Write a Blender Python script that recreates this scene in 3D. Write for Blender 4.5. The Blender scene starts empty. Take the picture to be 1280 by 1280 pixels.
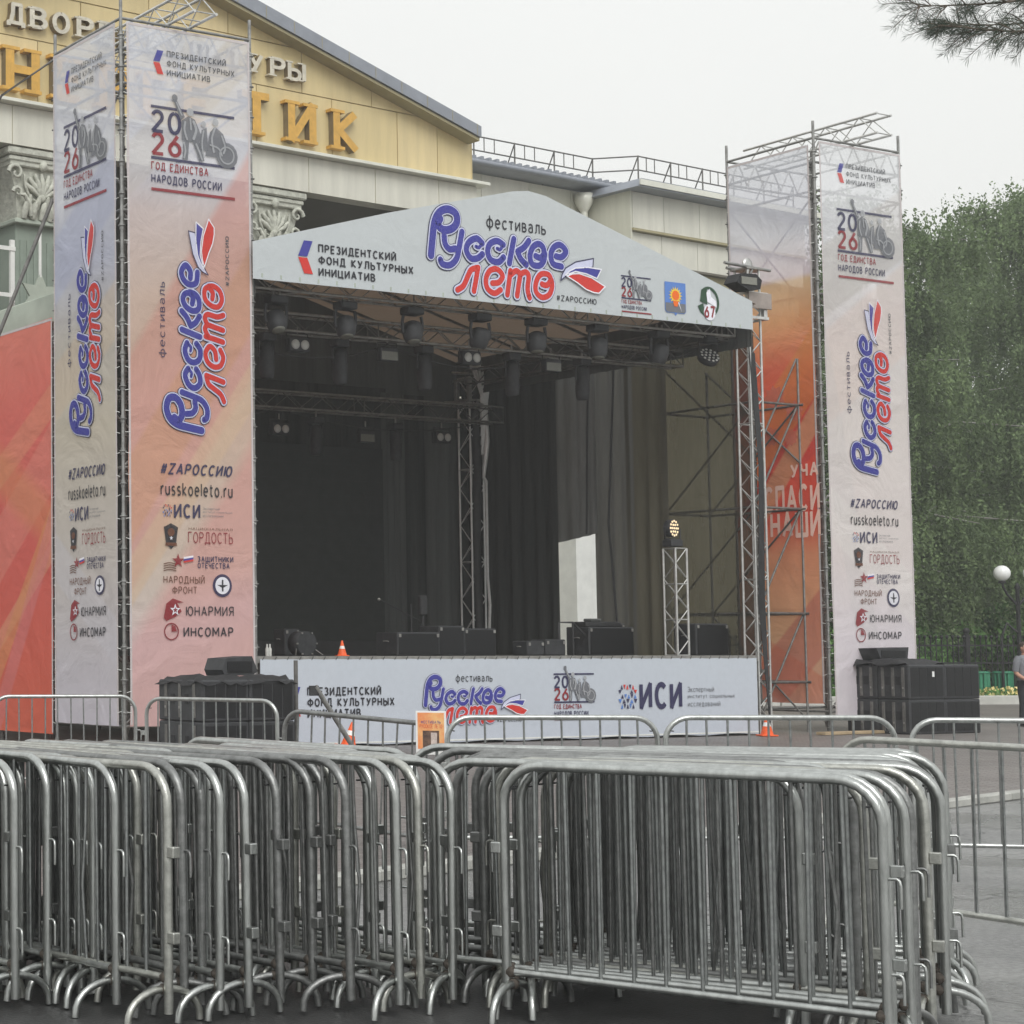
import bpy, math, random
import numpy as np
from mathutils import Vector, Matrix
random.seed(7)
rng = np.random.default_rng(5)
SC = bpy.context.scene
COL = SC.collection
R_ = math.radians

# ------------------------------------------------------------------ camera
cam_d = bpy.data.cameras.new('camera')
cam = bpy.data.objects.new('camera', cam_d)
COL.objects.link(cam)
SC.camera = cam
cam_d.sensor_fit = 'HORIZONTAL'
cam_d.sensor_width = 36.0
cam_d.lens = 2405.0 / 1280.0 * 36.0
cam_d.shift_x = 690.0 / 1280.0
cam_d.shift_y = 10.0 / 1280.0
cam_d.clip_start = 0.2
cam_d.clip_end = 2000
cam.location = (0, 0, 1.6)
cam.rotation_euler = (R_(90) + math.atan(163.0 / 2405.0), 0, 0)

# ------------------------------------------------------------------ sky
SUN_DIR = Vector((0.02, -0.72, 0.74)).normalized()
W = bpy.data.worlds.new('World')
SC.world = W
W.use_nodes = True
nt = W.node_tree
nt.nodes.clear()
n_out = nt.nodes.new('ShaderNodeOutputWorld')
bg1 = nt.nodes.new('ShaderNodeBackground')
bg2 = nt.nodes.new('ShaderNodeBackground')
add = nt.nodes.new('ShaderNodeAddShader')
sky = nt.nodes.new('ShaderNodeTexSky')
sky.sky_type = 'NISHITA'
sky.sun_disc = False
sky.sun_elevation = math.asin(SUN_DIR.z)
sky.sun_rotation = math.atan2(SUN_DIR.x, SUN_DIR.y)
sky.dust_density = 6.0
sky.air_density = 1.0
hs = nt.nodes.new('ShaderNodeHueSaturation')
hs.inputs['Saturation'].default_value = 0.15
nt.links.new(sky.outputs[0], hs.inputs['Color'])
nt.links.new(hs.outputs[0], bg1.inputs['Color'])
bg1.inputs['Strength'].default_value = 0.006
# the cloud deck: even pale grey, a little brighter overhead
tc = nt.nodes.new('ShaderNodeTexCoord')
sep = nt.nodes.new('ShaderNodeSeparateXYZ')
nt.links.new(tc.outputs['Generated'], sep.inputs[0])
ramp = nt.nodes.new('ShaderNodeValToRGB')
ramp.color_ramp.elements[0].position = 0.0
ramp.color_ramp.elements[0].color = (0.70, 0.705, 0.685, 1)
ramp.color_ramp.elements[1].position = 1.0
ramp.color_ramp.elements[1].color = (0.98, 1.0, 1.0, 1)
nt.links.new(sep.outputs[2], ramp.inputs[0])
cn = nt.nodes.new('ShaderNodeTexNoise')
cn.inputs['Scale'].default_value = 2.2
cn.inputs['Detail'].default_value = 3
nt.links.new(tc.outputs['Generated'], cn.inputs['Vector'])
cr = nt.nodes.new('ShaderNodeMapRange')
cr.inputs[3].default_value = 0.95
cr.inputs[4].default_value = 1.06
nt.links.new(cn.outputs[0], cr.inputs[0])
mulc = nt.nodes.new('ShaderNodeVectorMath')
mulc.operation = 'SCALE'
nt.links.new(ramp.outputs[0], mulc.inputs[0])
nt.links.new(cr.outputs[0], mulc.inputs['Scale'])
nt.links.new(mulc.outputs[0], bg2.inputs['Color'])
bg2.inputs['Strength'].default_value = 1.0
nt.links.new(bg1.outputs[0], add.inputs[0])
nt.links.new(bg2.outputs[0], add.inputs[1])
nt.links.new(add.outputs[0], n_out.inputs[0])

sun_d = bpy.data.lights.new('sun', 'SUN')
sun_d.energy = 1.45
sun_d.angle = R_(35)
sun_d.color = (1.0, 0.985, 0.96)
sun = bpy.data.objects.new('sun', sun_d)
COL.objects.link(sun)
sun.rotation_euler = SUN_DIR.to_track_quat('Z', 'Y').to_euler()

HAZE = 0.0016
SC.view_settings.view_transform = 'Standard'
SC.view_settings.look = 'None'
SC.view_settings.exposure = 0.22
SC.view_settings.gamma = 1.0
SC.render.resolution_x = 1024
SC.render.resolution_y = 1024

# ------------------------------------------------------------------ frames
ST, SA = (4.58, 30.4), R_(26.8)      # stage frame: a along the front, b backwards
BT, BA = (12.43, 46.0), R_(31.5)     # building frame

def fr(o, ang, a, b, z=0.0):
    c, s = math.cos(ang), math.sin(ang)
    return (o[0] + a * c - b * s, o[1] + a * s + b * c, z)

def sw(a, b, z=0.0): return fr(ST, SA, a, b, z)
def bw(a, b, z=0.0): return fr(BT, BA, a, b, z)

# ------------------------------------------------------------------ mesh helpers
class MB:
    def __init__(s): s.v = []; s.f = []; s.sm = []
    def add(s, vs, fs, smooth=False):
        n = len(s.v)
        s.v += [tuple(p) for p in vs]
        for f in fs:
            s.f.append([i + n for i in f]); s.sm.append(smooth)
        return s
    def box(s, x0, x1, y0, y1, z0, z1):
        return s.add([(x0,y0,z0),(x1,y0,z0),(x1,y1,z0),(x0,y1,z0),(x0,y0,z1),(x1,y0,z1),(x1,y1,z1),(x0,y1,z1)],
              [(0,3,2,1),(4,5,6,7),(0,1,5,4),(1,2,6,5),(2,3,7,6),(3,0,4,7)])
    def bbox(s, x0, x1, y0, y1, z0, z1, c=0.01):
        # box with chamfered edges (bevel c)
        X=(x0,x0+c,x1-c,x1);Y=(y0,y0+c,y1-c,y1);Z=(z0,z0+c,z1-c,z1)
        v=[];ix={}
        def g(i,j,k):
            if (i,j,k) not in ix: ix[(i,j,k)]=len(v); v.append((X[i],Y[j],Z[k]))
            return ix[(i,j,k)]
        f=[]
        f.append([g(1,1,0),g(1,2,0),g(2,2,0),g(2,1,0)]); f.append([g(1,1,3),g(2,1,3),g(2,2,3),g(1,2,3)])
        f.append([g(1,0,1),g(2,0,1),g(2,0,2),g(1,0,2)]); f.append([g(1,3,1),g(1,3,2),g(2,3,2),g(2,3,1)])
        f.append([g(0,1,1),g(0,1,2),g(0,2,2),g(0,2,1)]); f.append([g(3,1,1),g(3,2,1),g(3,2,2),g(3,1,2)])
        for k,kk in ((0,1),(3,2)):
            f.append([g(1,1,k),g(2,1,k),g(2,0,kk),g(1,0,kk)]); f.append([g(1,2,k),g(2,2,k),g(2,3,kk),g(1,3,kk)])
            f.append([g(1,1,k),g(1,2,k),g(0,2,kk),g(0,1,kk)]); f.append([g(2,1,k),g(2,2,k),g(3,2,kk),g(3,1,kk)])
        for i,ii in ((1,0),(2,3)):
            f.append([g(i,0,1),g(i,0,2),g(ii,1,2),g(ii,1,1)]); f.append([g(i,3,1),g(i,3,2),g(ii,2,2),g(ii,2,1)])
        for i,ii in ((1,0),(2,3)):
            for j,jj in ((1,0),(2,3)):
                for k,kk in ((1,0),(2,3)):
                    f.append([g(ii,j,k),g(i,jj,k),g(i,j,kk)])
        return s.add(v,f)
    def path(s, pts, r, n=8, caps=True, smooth=True, closed=False):
        P = [Vector(p) for p in pts]
        m = len(P)
        rr = r if isinstance(r, (list, tuple)) else [r] * m
        vs = []; fs = []
        prev = None
        for i, p in enumerate(P):
            if closed: t = (P[(i+1) % m] - P[i-1])
            else: t = (P[min(i+1, m-1)] - P[max(i-1, 0)])
            if t.length < 1e-9: t = Vector((0,0,1))
            t.normalize()
            if prev is None:
                up = Vector((0,0,1)) if abs(t.z) < 0.9 else Vector((1,0,0))
                a = t.cross(up).normalized()
            else:
                a = (prev - t * prev.dot(t))
                if a.length < 1e-6: a = t.orthogonal()
                a.normalize()
            prev = a
            b = t.cross(a)
            for k in range(n):
                an = 2 * math.pi * (k + .5) / n
                vs.append(p + (a * math.cos(an) + b * math.sin(an)) * rr[i])
        for i in range(m if closed else m - 1):
            j = (i + 1) % m
            for k in range(n):
                k2 = (k + 1) % n
                fs.append((i*n+k, i*n+k2, j*n+k2, j*n+k))
        s.add(vs, fs, smooth)
        if caps and not closed:
            s.add(vs[:n], [tuple(range(n))][::1]); s.add(vs[-n:], [tuple(range(n-1,-1,-1))])
        return s
    def tube(s, p, q, r, n=8): return s.path([p, q], r, n)
    def prism(s, pts, d0, d1, axis='y'):
        # polygon pts (x,z) extruded along y
        n = len(pts)
        if axis == 'y': vs = [(x, d0, z) for x, z in pts] + [(x, d1, z) for x, z in pts]
        elif axis == 'x': vs = [(d0, x, z) for x, z in pts] + [(d1, x, z) for x, z in pts]
        else: vs = [(x, z, d0) for x, z in pts] + [(x, z, d1) for x, z in pts]
        fs = [tuple(range(n)), tuple(range(2*n-1, n-1, -1))]
        for i in range(n):
            j = (i+1) % n
            fs.append((i, i+n, j+n, j))
        return s.add(vs, fs)
    def lathe(s, prof, n=16, c=(0,0,0), axis='z', smooth=True):
        vs = []; fs = []
        for r, h in prof:
            for k in range(n):
                a = 2*math.pi*k/n
                x, y = r*math.cos(a), r*math.sin(a)
                if axis == 'z': vs.append((c[0]+x, c[1]+y, c[2]+h))
                elif axis == 'y': vs.append((c[0]+x, c[1]+h, c[2]+y))
                else: vs.append((c[0]+h, c[1]+x, c[2]+y))
        for i in range(len(prof)-1):
            for k in range(n):
                k2 = (k+1) % n
                fs.append((i*n+k, i*n+k2, (i+1)*n+k2, (i+1)*n+k))
        s.add(vs, fs, smooth)
        m = len(prof)-1
        s.add(vs[:n], [tuple(range(n-1,-1,-1))]); s.add(vs[m*n:], [tuple(range(n))])
        return s
    def sphere(s, c, rx, ry=None, rz=None, n=12, m=8):
        ry = ry or rx; rz = rz or rx
        vs = []; fs = []
        for i in range(m+1):
            t = math.pi*i/m
            for k in range(n):
                a = 2*math.pi*k/n
                vs.append((c[0]+rx*math.sin(t)*math.cos(a), c[1]+ry*math.sin(t)*math.sin(a), c[2]+rz*math.cos(t)))
        for i in range(m):
            for k in range(n):
                k2=(k+1)%n
                fs.append((i*n+k, (i+1)*n+k, (i+1)*n+k2, i*n+k2))
        return s.add(vs, fs, True)
    def mesh(s, name, m):
        me = bpy.data.meshes.new(name)
        me.from_pydata(s.v, [], s.f)
        me.polygons.foreach_set('use_smooth', s.sm)
        if m: me.materials.append(m)
        me.update()
        return me
    def build(s, name, m, parent=None, loc=None, rz=None):
        o = bpy.data.objects.new(name, s.mesh(name, m))
        COL.objects.link(o)
        if parent: o.parent = parent
        if loc: o.location = loc
        if rz is not None: o.rotation_euler = (0, 0, rz)
        return o

def inst(name, me, parent=None, loc=(0,0,0), rz=0):
    o = bpy.data.objects.new(name, me); COL.objects.link(o)
    if parent: o.parent = parent
    o.location = loc; o.rotation_euler = (0,0,rz)
    return o
def tag(o, label=None, cat=None, group=None, kind=None):
    if label: o['label'] = label
    if cat: o['category'] = cat
    if group: o['group'] = group
    if kind: o['kind'] = kind
    return o
def thing(name, label, cat, loc=(0,0,0), rz=0, group=None):
    o = bpy.data.objects.new(name, None); COL.objects.link(o)
    o.empty_display_size = 0.3
    o.location = loc; o.rotation_euler = (0,0,rz)
    return tag(o, label, cat, group)
def copy_tree(o, parent=None):
    c = o.copy(); COL.objects.link(c)
    if parent: c.parent = parent
    for ch in list(o.children): copy_tree(ch, c)
    return c
ORD = ['first','second','third','fourth','fifth','sixth','seventh','eighth','ninth','tenth','eleventh','twelfth','thirteenth','fourteenth','fifteenth','sixteenth','seventeenth','eighteenth','nineteenth','twentieth','twenty-first','twenty-second','twenty-third','twenty-fourth','twenty-fifth','twenty-sixth','twenty-seventh','twenty-eighth']

# ------------------------------------------------------------------ materials
def lin(c):
    return tuple(((x/255.0)/12.92 if x/255.0 <= .04045 else ((x/255.0+.055)/1.055)**2.4) for x in c)
LIN = lin
def mat(name, col, rough=0.7, metal=0.0, var=0.12, scale=3.0, bump=0.0, bscale=40.0, spec=None, col2=None, stretch=None, emit=None):
    m = bpy.data.materials.new(name); m.use_nodes = True
    t = m.node_tree; N = t.nodes; L = t.links
    p = N['Principled BSDF']
    p.inputs['Roughness'].default_value = rough
    p.inputs['Metallic'].default_value = metal
    if spec is not None: p.inputs['Specular IOR Level'].default_value = spec
    c2 = col2 or tuple(max(0.0, x*(1-var)) for x in col)
    c1 = col if col2 else tuple(min(1.0, x*(1+var*.6)) for x in col)
    tc = N.new('ShaderNodeTexCoord')
    src = tc.outputs['Object']
    if stretch:
        mp = N.new('ShaderNodeMapping'); mp.inputs['Scale'].default_value = stretch
        L.new(src, mp.inputs[0]); src = mp.outputs[0]
    nz = N.new('ShaderNodeTexNoise'); nz.inputs['Scale'].default_value = scale
    nz.inputs['Detail'].default_value = 6; nz.inputs['Roughness'].default_value = 0.65
    L.new(src, nz.inputs['Vector'])
    cr = N.new('ShaderNodeValToRGB')
    cr.color_ramp.elements[0].position = .32; cr.color_ramp.elements[1].position = .68
    cr.color_ramp.elements[0].color = (*c2, 1); cr.color_ramp.elements[1].color = (*c1, 1)
    L.new(nz.outputs[0], cr.inputs[0]); L.new(cr.outputs[0], p.inputs['Base Color'])
    if bump > 0:
        n2 = N.new('ShaderNodeTexNoise'); n2.inputs['Scale'].default_value = bscale; n2.inputs['Detail'].default_value = 4
        L.new(src, n2.inputs['Vector'])
        b = N.new('ShaderNodeBump'); b.inputs['Strength'].default_value = 1.0; b.inputs['Distance'].default_value = bump
        L.new(n2.outputs[0], b.inputs['Height']); L.new(b.outputs[0], p.inputs['Normal'])
    if emit:
        p.inputs['Emission Color'].default_value = (*emit[0], 1); p.inputs['Emission Strength'].default_value = emit[1]
    return m

M = {}
M['galv'] = mat('galvanised_tube', (.45,.465,.45), .28, .92, .25, 22, .001, 160, stretch=(1,1,.3))
M['galv_old'] = mat('weathered_galvanised_tube', (.45,.455,.42), .34, .85, .3, 18, .0012, 140)
M['galv_bar'] = mat('galvanised_bar', (.32,.335,.33), .32, .88, .3, 22)
M['bright'] = mat('bright_sleeve', (.85,.85,.83), .35, .2, .1, 8)
M['weld'] = mat('weld_rust', (.085,.072,.06), .8, .3, .5, 60)
M['galv_c'] = mat('dull_worn_tube', (.25,.255,.25), .42, .78, .35, 16, .0015, 90)
M['scaf'] = mat('scaffold_steel', (.30,.30,.29), .5, .6, .4, 6, .001, 60)
M['scaf_dark'] = mat('scaffold_steel_dark', (.17,.165,.155), .6, .4, .4, 6)
M['alu'] = mat('truss_aluminium', (.62,.62,.60), .34, .75, .22, 8)
M['alu_dim'] = mat('truss_aluminium_dull', (.34,.33,.31), .5, .6, .3, 8)
M['black'] = mat('black_paint', (.028,.028,.03), .55, 0, .3, 8, .001, 80)
M['black_cab'] = mat('black_cabinet_paint', (.035,.036,.040), .62, 0, .45, 6, .002, 60)
M['grille'] = mat('black_grille', (.012,.012,.014), .5, .4, .3, 60, .003, 200)
M['rubber'] = mat('black_cover_cloth', (.016,.016,.018), .8, 0, .3, 5, .02, 9)
M['drape'] = mat('black_stage_drape', (.055,.058,.056), .95, 0, .35, 1.2, .03, 5, stretch=(3,3,.15), spec=.1)
M['drape_grey'] = mat('grey_stage_drape', (.105,.11,.107), .95, 0, .25, 1.2, .02, 6, stretch=(3,3,.15), spec=.1)
M['screen'] = mat('dark_led_screen', (.034,.037,.035), .6, 0, .2, 4, spec=.2)
M['lens'] = mat('lamp_lens', (.55,.55,.52), .15, 0, .1, 20)
M['lens_dim'] = mat('lamp_panel_glass', (.20,.20,.17), .25, 0, .1, 20)
M['deck'] = mat('stage_deck', (.05,.05,.052), .5, 0, .3, 2)
M['orange'] = mat('cone_orange', (.85,.12,.02), .5, 0, .15, 8)
M['white_pl'] = mat('white_band', (.8,.8,.78), .4, 0, .08, 8)
M['globe'] = mat('white_globe_glass', (.82,.83,.82), .2, 0, .04, 2)
M['wood'] = mat('pale_plank', (.42,.32,.2), .8, 0, .3, 3, .002, 40, stretch=(1,8,8))

# ------------------------------------------------------------------ building materials
M['cream'] = mat('cream_facade_panel', (.60,.595,.50), .45, 0, .13, 1.3, .001, 3, stretch=(2,2,.22))
M['cream2'] = mat('cream_facade_panel_pale', (.64,.63,.55), .45, 0, .13, 1.3, .001, 3, stretch=(2,2,.22))
M['yellow'] = mat('yellow_facade_panel', (.63,.51,.265), .42, 0, .12, 1.3, .001, 3, stretch=(2,2,.22))
M['yellow2'] = mat('yellow_facade_panel_light', (.67,.545,.295), .42, 0, .12, 1.3, .001, 3, stretch=(2,2,.22))
M['seam'] = mat('panel_joint_tan', (.36,.32,.19), .8, 0, .1, 3)  # darker tan of the wall cores, open joints and mouldings
M['trim'] = mat('white_metal_flashing', (.70,.70,.62), .3, .1, .1, 2)
M['roofm'] = mat('grey_roof_metal', (.27,.29,.33), .38, .3, .12, 2, .002, 5)
M['gold'] = mat('gold_letter_face', (.66,.38,.075), .3, .2, .2, 5)
M['brownl'] = mat('letter_brown_side', (.20,.15,.08), .5, 0, .25, 5)
M['silver'] = mat('pale_letter_face', (.62,.58,.48), .3, .2, .2, 5)
M['plaster'] = mat('grey_green_plaster', (.27,.32,.27), .85, 0, .15, 1.2, .004, 14)
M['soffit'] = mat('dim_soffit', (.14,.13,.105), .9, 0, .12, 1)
M['carved'] = mat('carved_stone_capital', (.52,.53,.46), .8, 0, .3, 7, .02, 13)
M['glass'] = mat('window_glass', (.03,.04,.04), .08, 0, .2, 2)
M['frame'] = mat('white_window_frame', (.6,.62,.58), .5, 0, .08, 4)
M['white'] = mat('white_paint', (.74,.75,.72), .5, 0, .1, 3)
M['cowl'] = mat('pale_green_beam', (.42,.47,.40), .6, 0, .18, 1.5)

def ease(t, N, L, src, nx, nz, c, soft):
    pass

def banner_mat(name, ramp, bands, alpha=0.15, zr=(0, 11.4), trans=0.3, crease=.07, milk=.14):
    """printed mesh banner: vertical colour ramp in z plus slanted bands in (x,z); cloth is translucent and slightly open"""
    lin = lambda c: tuple(x*(1-milk)+.66*milk for x in LIN(c))
    m = bpy.data.materials.new(name); m.use_nodes = True
    t = m.node_tree; N = t.nodes; L = t.links; N.clear()
    out = N.new('ShaderNodeOutputMaterial')
    tc = N.new('ShaderNodeTexCoord'); sp = N.new('ShaderNodeSeparateXYZ')
    L.new(tc.outputs['Object'], sp.inputs[0])
    mr = N.new('ShaderNodeMapRange'); mr.inputs[1].default_value = zr[0]; mr.inputs[2].default_value = zr[1]
    L.new(sp.outputs[2], mr.inputs[0])
    cr = N.new('ShaderNodeValToRGB')
    e = cr.color_ramp.elements
    for i, (p, c) in enumerate(ramp):
        if i < 2: el = e[i]; el.position = p
        else: el = e.new(p)
        el.color = (*lin(c), 1)
    L.new(mr.outputs[0], cr.inputs[0])
    cur = cr.outputs[0]
    def mth(op, a, b=None, clamp=False):
        n = N.new('ShaderNodeMath'); n.operation = op; n.use_clamp = clamp
        for i, x in enumerate((a, b)):
            if x is None: continue
            if isinstance(x, (int, float)): n.inputs[i].default_value = x
            else: L.new(x, n.inputs[i])
        return n.outputs[0]
    for (nx, nz, c, w, soft, colr, al) in bands:
        d = mth('ADD', mth('MULTIPLY', sp.outputs[0], nx), mth('MULTIPLY', sp.outputs[2], nz))
        d = mth('SUBTRACT', d, c)
        a = mth('ADD', mth('DIVIDE', d, soft), .5, True)
        b = mth('ADD', mth('DIVIDE', mth('SUBTRACT', w, d), soft), .5, True)
        k = mth('MULTIPLY', mth('MULTIPLY', a, b), al)
        mx = N.new('ShaderNodeMix'); mx.data_type = 'RGBA'
        L.new(k, mx.inputs[0]); L.new(cur, mx.inputs[6]); mx.inputs[7].default_value = (*lin(colr), 1)
        cur = mx.outputs[2]
    # cloth weave / soft creases
    nz_ = N.new('ShaderNodeTexNoise'); nz_.inputs['Scale'].default_value = 1.1; nz_.inputs['Detail'].default_value = 5; nz_.inputs['Distortion'].default_value = 1.2
    L.new(tc.outputs['Object'], nz_.inputs['Vector'])
    bp = N.new('ShaderNodeBump'); bp.inputs['Distance'].default_value = crease; bp.inputs['Strength'].default_value = .8
    L.new(nz_.outputs[0], bp.inputs['Height'])
    n3 = N.new('ShaderNodeTexNoise'); n3.inputs['Scale'].default_value = 9; n3.inputs['Detail'].default_value = 8
    L.new(tc.outputs['Object'], n3.inputs['Vector'])
    mr2 = N.new('ShaderNodeMapRange'); mr2.inputs[3].default_value = .93; mr2.inputs[4].default_value = 1.05
    L.new(n3.outputs[0], mr2.inputs[0])
    sc = N.new('ShaderNodeVectorMath'); sc.operation = 'SCALE'
    L.new(cur, sc.inputs[0]); L.new(mr2.outputs[0], sc.inputs['Scale'])
    df = N.new('ShaderNodeBsdfDiffuse'); tl = N.new('ShaderNodeBsdfTranslucent'); tp = N.new('ShaderNodeBsdfTransparent')
    gl = N.new('ShaderNodeBsdfGlossy'); gl.inputs['Roughness'].default_value = .5; gl.inputs[0].default_value = (.6,.6,.6,1)
    L.new(sc.outputs[0], df.inputs[0]); L.new(sc.outputs[0], tl.inputs[0])
    L.new(bp.outputs[0], df.inputs['Normal']); L.new(bp.outputs[0], gl.inputs['Normal'])
    m1 = N.new('ShaderNodeMixShader'); m1.inputs[0].default_value = trans
    L.new(df.outputs[0], m1.inputs[1]); L.new(tl.outputs[0], m1.inputs[2])
    m15 = N.new('ShaderNodeMixShader'); m15.inputs[0].default_value = .04
    L.new(m1.outputs[0], m15.inputs[1]); L.new(gl.outputs[0], m15.inputs[2])
    m2 = N.new('ShaderNodeMixShader')
    if isinstance(alpha, tuple):   # openness rises with height
        ar = N.new('ShaderNodeMapRange'); ar.inputs[1].default_value = alpha[2]; ar.inputs[2].default_value = alpha[3]
        ar.inputs[3].default_value = alpha[0]; ar.inputs[4].default_value = alpha[1]
        L.new(sp.outputs[2], ar.inputs[0]); L.new(ar.outputs[0], m2.inputs[0])
    else: m2.inputs[0].default_value = alpha
    L.new(m15.outputs[0], m2.inputs[1]); L.new(tp.outputs[0], m2.inputs[2])
    L.new(m2.outputs[0], out.inputs[0])
    return m

def ink(name, c, al=1.0):
    m = mat(name, lin(c), .7, 0, .06, 12)
    if al < 1:
        m.node_tree.nodes['Principled BSDF'].inputs['Alpha'].default_value = al
    return m
INK = {}
def pal(prefix, al):
    INK[prefix] = dict(navy=ink(prefix+'_ink_navy',(50,48,84),al), blue=ink(prefix+'_ink_blue',(62,62,150),al), red=ink(prefix+'_ink_red',(206,52,44),al),
        dred=ink(prefix+'_ink_dark_red',(140,34,44),al), white=ink(prefix+'_ink_white',(236,236,244),al), halo=ink(prefix+'_ink_halo',(205,208,232),al),
        dark=ink(prefix+'_ink_dark',(38,38,46),al), grey=ink(prefix+'_ink_grey',(112,114,120),al), lgrey=ink(prefix+'_ink_pale_grey',(168,170,174),al),
        mgrey=ink(prefix+'_ink_mid_grey',(80,82,88),al), brown=ink(prefix+'_ink_brown',(110,70,52),al), orange=ink(prefix+'_ink_orange',(236,110,30),al),
        yellow=ink(prefix+'_ink_yellow',(240,205,70),al), sky=ink(prefix+'_ink_sky_blue',(90,130,200),al), green=ink(prefix+'_ink_green',(40,74,52),al),
        pink=ink(prefix+'_ink_pink',(240,170,150),al))
pal('tower', .86); pal('stage', 1.0); pal('far', .80)
INK['far']['halo2'] = ink('far_ink_pale_rose', (250,206,190), 1)

# ------------------------------------------------------------------ flat printing (x,z plane facing -y); parts of a banner
def arc(cx, cy, rx, ry, a0, a1, n=9):
    return [(cx+rx*math.cos(R_(a0+(a1-a0)*k/n)), cy+ry*math.sin(R_(a0+(a1-a0)*k/n))) for k in range(n+1)]
O_ = arc(.33,.5,.33,.5,90,450,18)
bowlP = [(0,1),(.32,1)]+arc(.32,.745,.23,.255,90,-90,7)+[(0,.49)]
soft = [(0,.57),(.30,.57)]+arc(.30,.285,.24,.285,90,-90,7)+[(0,0)]
# stroke alphabet: width, list of polylines on a unit-high cell
GL = {
'А':(.68,[[(0,0),(.34,1),(.68,0)],[(.12,.33),(.56,.33)]]), 'Б':(.54,[[(.5,1),(0,1),(0,0)],soft]), 'В':(.56,[[(0,0),(0,1),(.28,1)]+arc(.28,.76,.22,.24,90,-90,7)+[(0,.52)],[(.28,.52)]+arc(.30,.26,.25,.26,90,-90,7)+[(0,0)]]),
'Г':(.48,[[(0,0),(0,1),(.48,1)]]), 'Д':(.72,[[(0,-.2),(0,0),(.72,0),(.72,-.2)],[(.1,0),(.2,.5),(.22,1),(.6,1),(.6,0)]]), 'Е':(.5,[[(.5,1),(0,1),(0,0),(.5,0)],[(0,.51),(.44,.51)]]),
'Ж':(.94,[[(.47,0),(.47,1)],[(0,1),(.42,.5),(0,0)],[(.94,1),(.52,.5),(.94,0)]]), 'З':(.52,[arc(.24,.76,.24,.24,150,-90,8)+arc(.25,.26,.27,.26,90,-150,8)]),
'И':(.6,[[(0,1),(0,0),(.6,1),(.6,0)]]), 'Й':(.6,[[(0,1),(0,0),(.6,1),(.6,0)],arc(.3,1.22,.13,.08,180,360,5)]), 'К':(.58,[[(0,0),(0,1)],[(.55,1),(.06,.5),(.58,0)]]),
'Л':(.64,[[(0,0),(.14,.1),(.2,.6),(.2,1),(.64,1),(.64,0)]]), 'М':(.76,[[(0,0),(0,1),(.38,.3),(.76,1),(.76,0)]]), 'Н':(.6,[[(0,0),(0,1)],[(.6,0),(.6,1)],[(0,.5),(.6,.5)]]),
'О':(.66,[O_]), 'П':(.6,[[(0,0),(0,1),(.6,1),(.6,0)]]), 'Р':(.55,[[(0,0),(0,1)],bowlP]), 'С':(.60,[arc(.33,.5,.33,.5,45,315,14)]), 'Т':(.6,[[(0,1),(.6,1)],[(.3,1),(.3,0)]]),
'У':(.62,[[(0,1),(.33,.38)],[(.62,1),(.24,.1),(.06,0)]]), 'Ф':(.84,[arc(.42,.5,.42,.32,90,450,18),[(.42,-.06),(.42,1.06)]]), 'Х':(.62,[[(0,0),(.62,1)],[(0,1),(.62,0)]]), 'Ц':(.66,[[(0,1),(0,0),(.66,0),(.66,-.2)],[(.56,1),(.56,0)]]),
'Ч':(.54,[[(0,1),(.02,.6),(.2,.44),(.54,.48)],[(.54,1),(.54,0)]]), 'Ш':(.84,[[(0,1),(0,0),(.84,0),(.84,1)],[(.42,0),(.42,1)]]), 'Щ':(.92,[[(0,1),(0,0),(.92,0),(.92,-.2)],[(.41,0),(.41,1)],[(.82,0),(.82,1)]]),
'Ы':(.76,[[(0,1),(0,0)],soft,[(.76,0),(.76,1)]]), 'Ь':(.54,[[(0,1),(0,0)],soft]), 'Э':(.60,[arc(.27,.5,.33,.5,135,-135,14),[(.15,.5),(.58,.5)]]), 'Ю':(.86,[[(0,0),(0,1)],[(0,.5),(.22,.5)],arc(.54,.5,.32,.5,90,450,18)]),
'Я':(.56,[[(.56,0),(.56,1),(.24,1)]+arc(.24,.745,.23,.255,90,270,7)+[(.56,.49)],[(.28,.49),(0,0)]]), ' ':(.3,[]), '.':(.06,[[(0,0),(.06,0)]]),
'#':(.66,[[(.16,0),(.26,1)],[(.44,0),(.54,1)],[(.02,.34),(.62,.34)],[(.06,.68),(.66,.68)]]), 'Z':(.58,[[(0,1),(.58,1),(0,0),(.58,0)]]), 'A':(.68,[[(0,0),(.34,1),(.68,0)],[(.12,.33),(.56,.33)]]),
'0':(.56,[arc(.28,.5,.28,.5,90,450,18)]), '2':(.52,[arc(.26,.73,.25,.27,165,-35,9)+[(0,0),(.54,0)]]), '6':(.54,[[(.42,1),(.06,.45)],arc(.27,.31,.27,.31,90,450,16)]), '7':(.5,[[(0,1),(.5,1),(.14,0)]])}
xh = .70
oo = arc(.27,.35,.27,.35,90,450,16)
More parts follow.
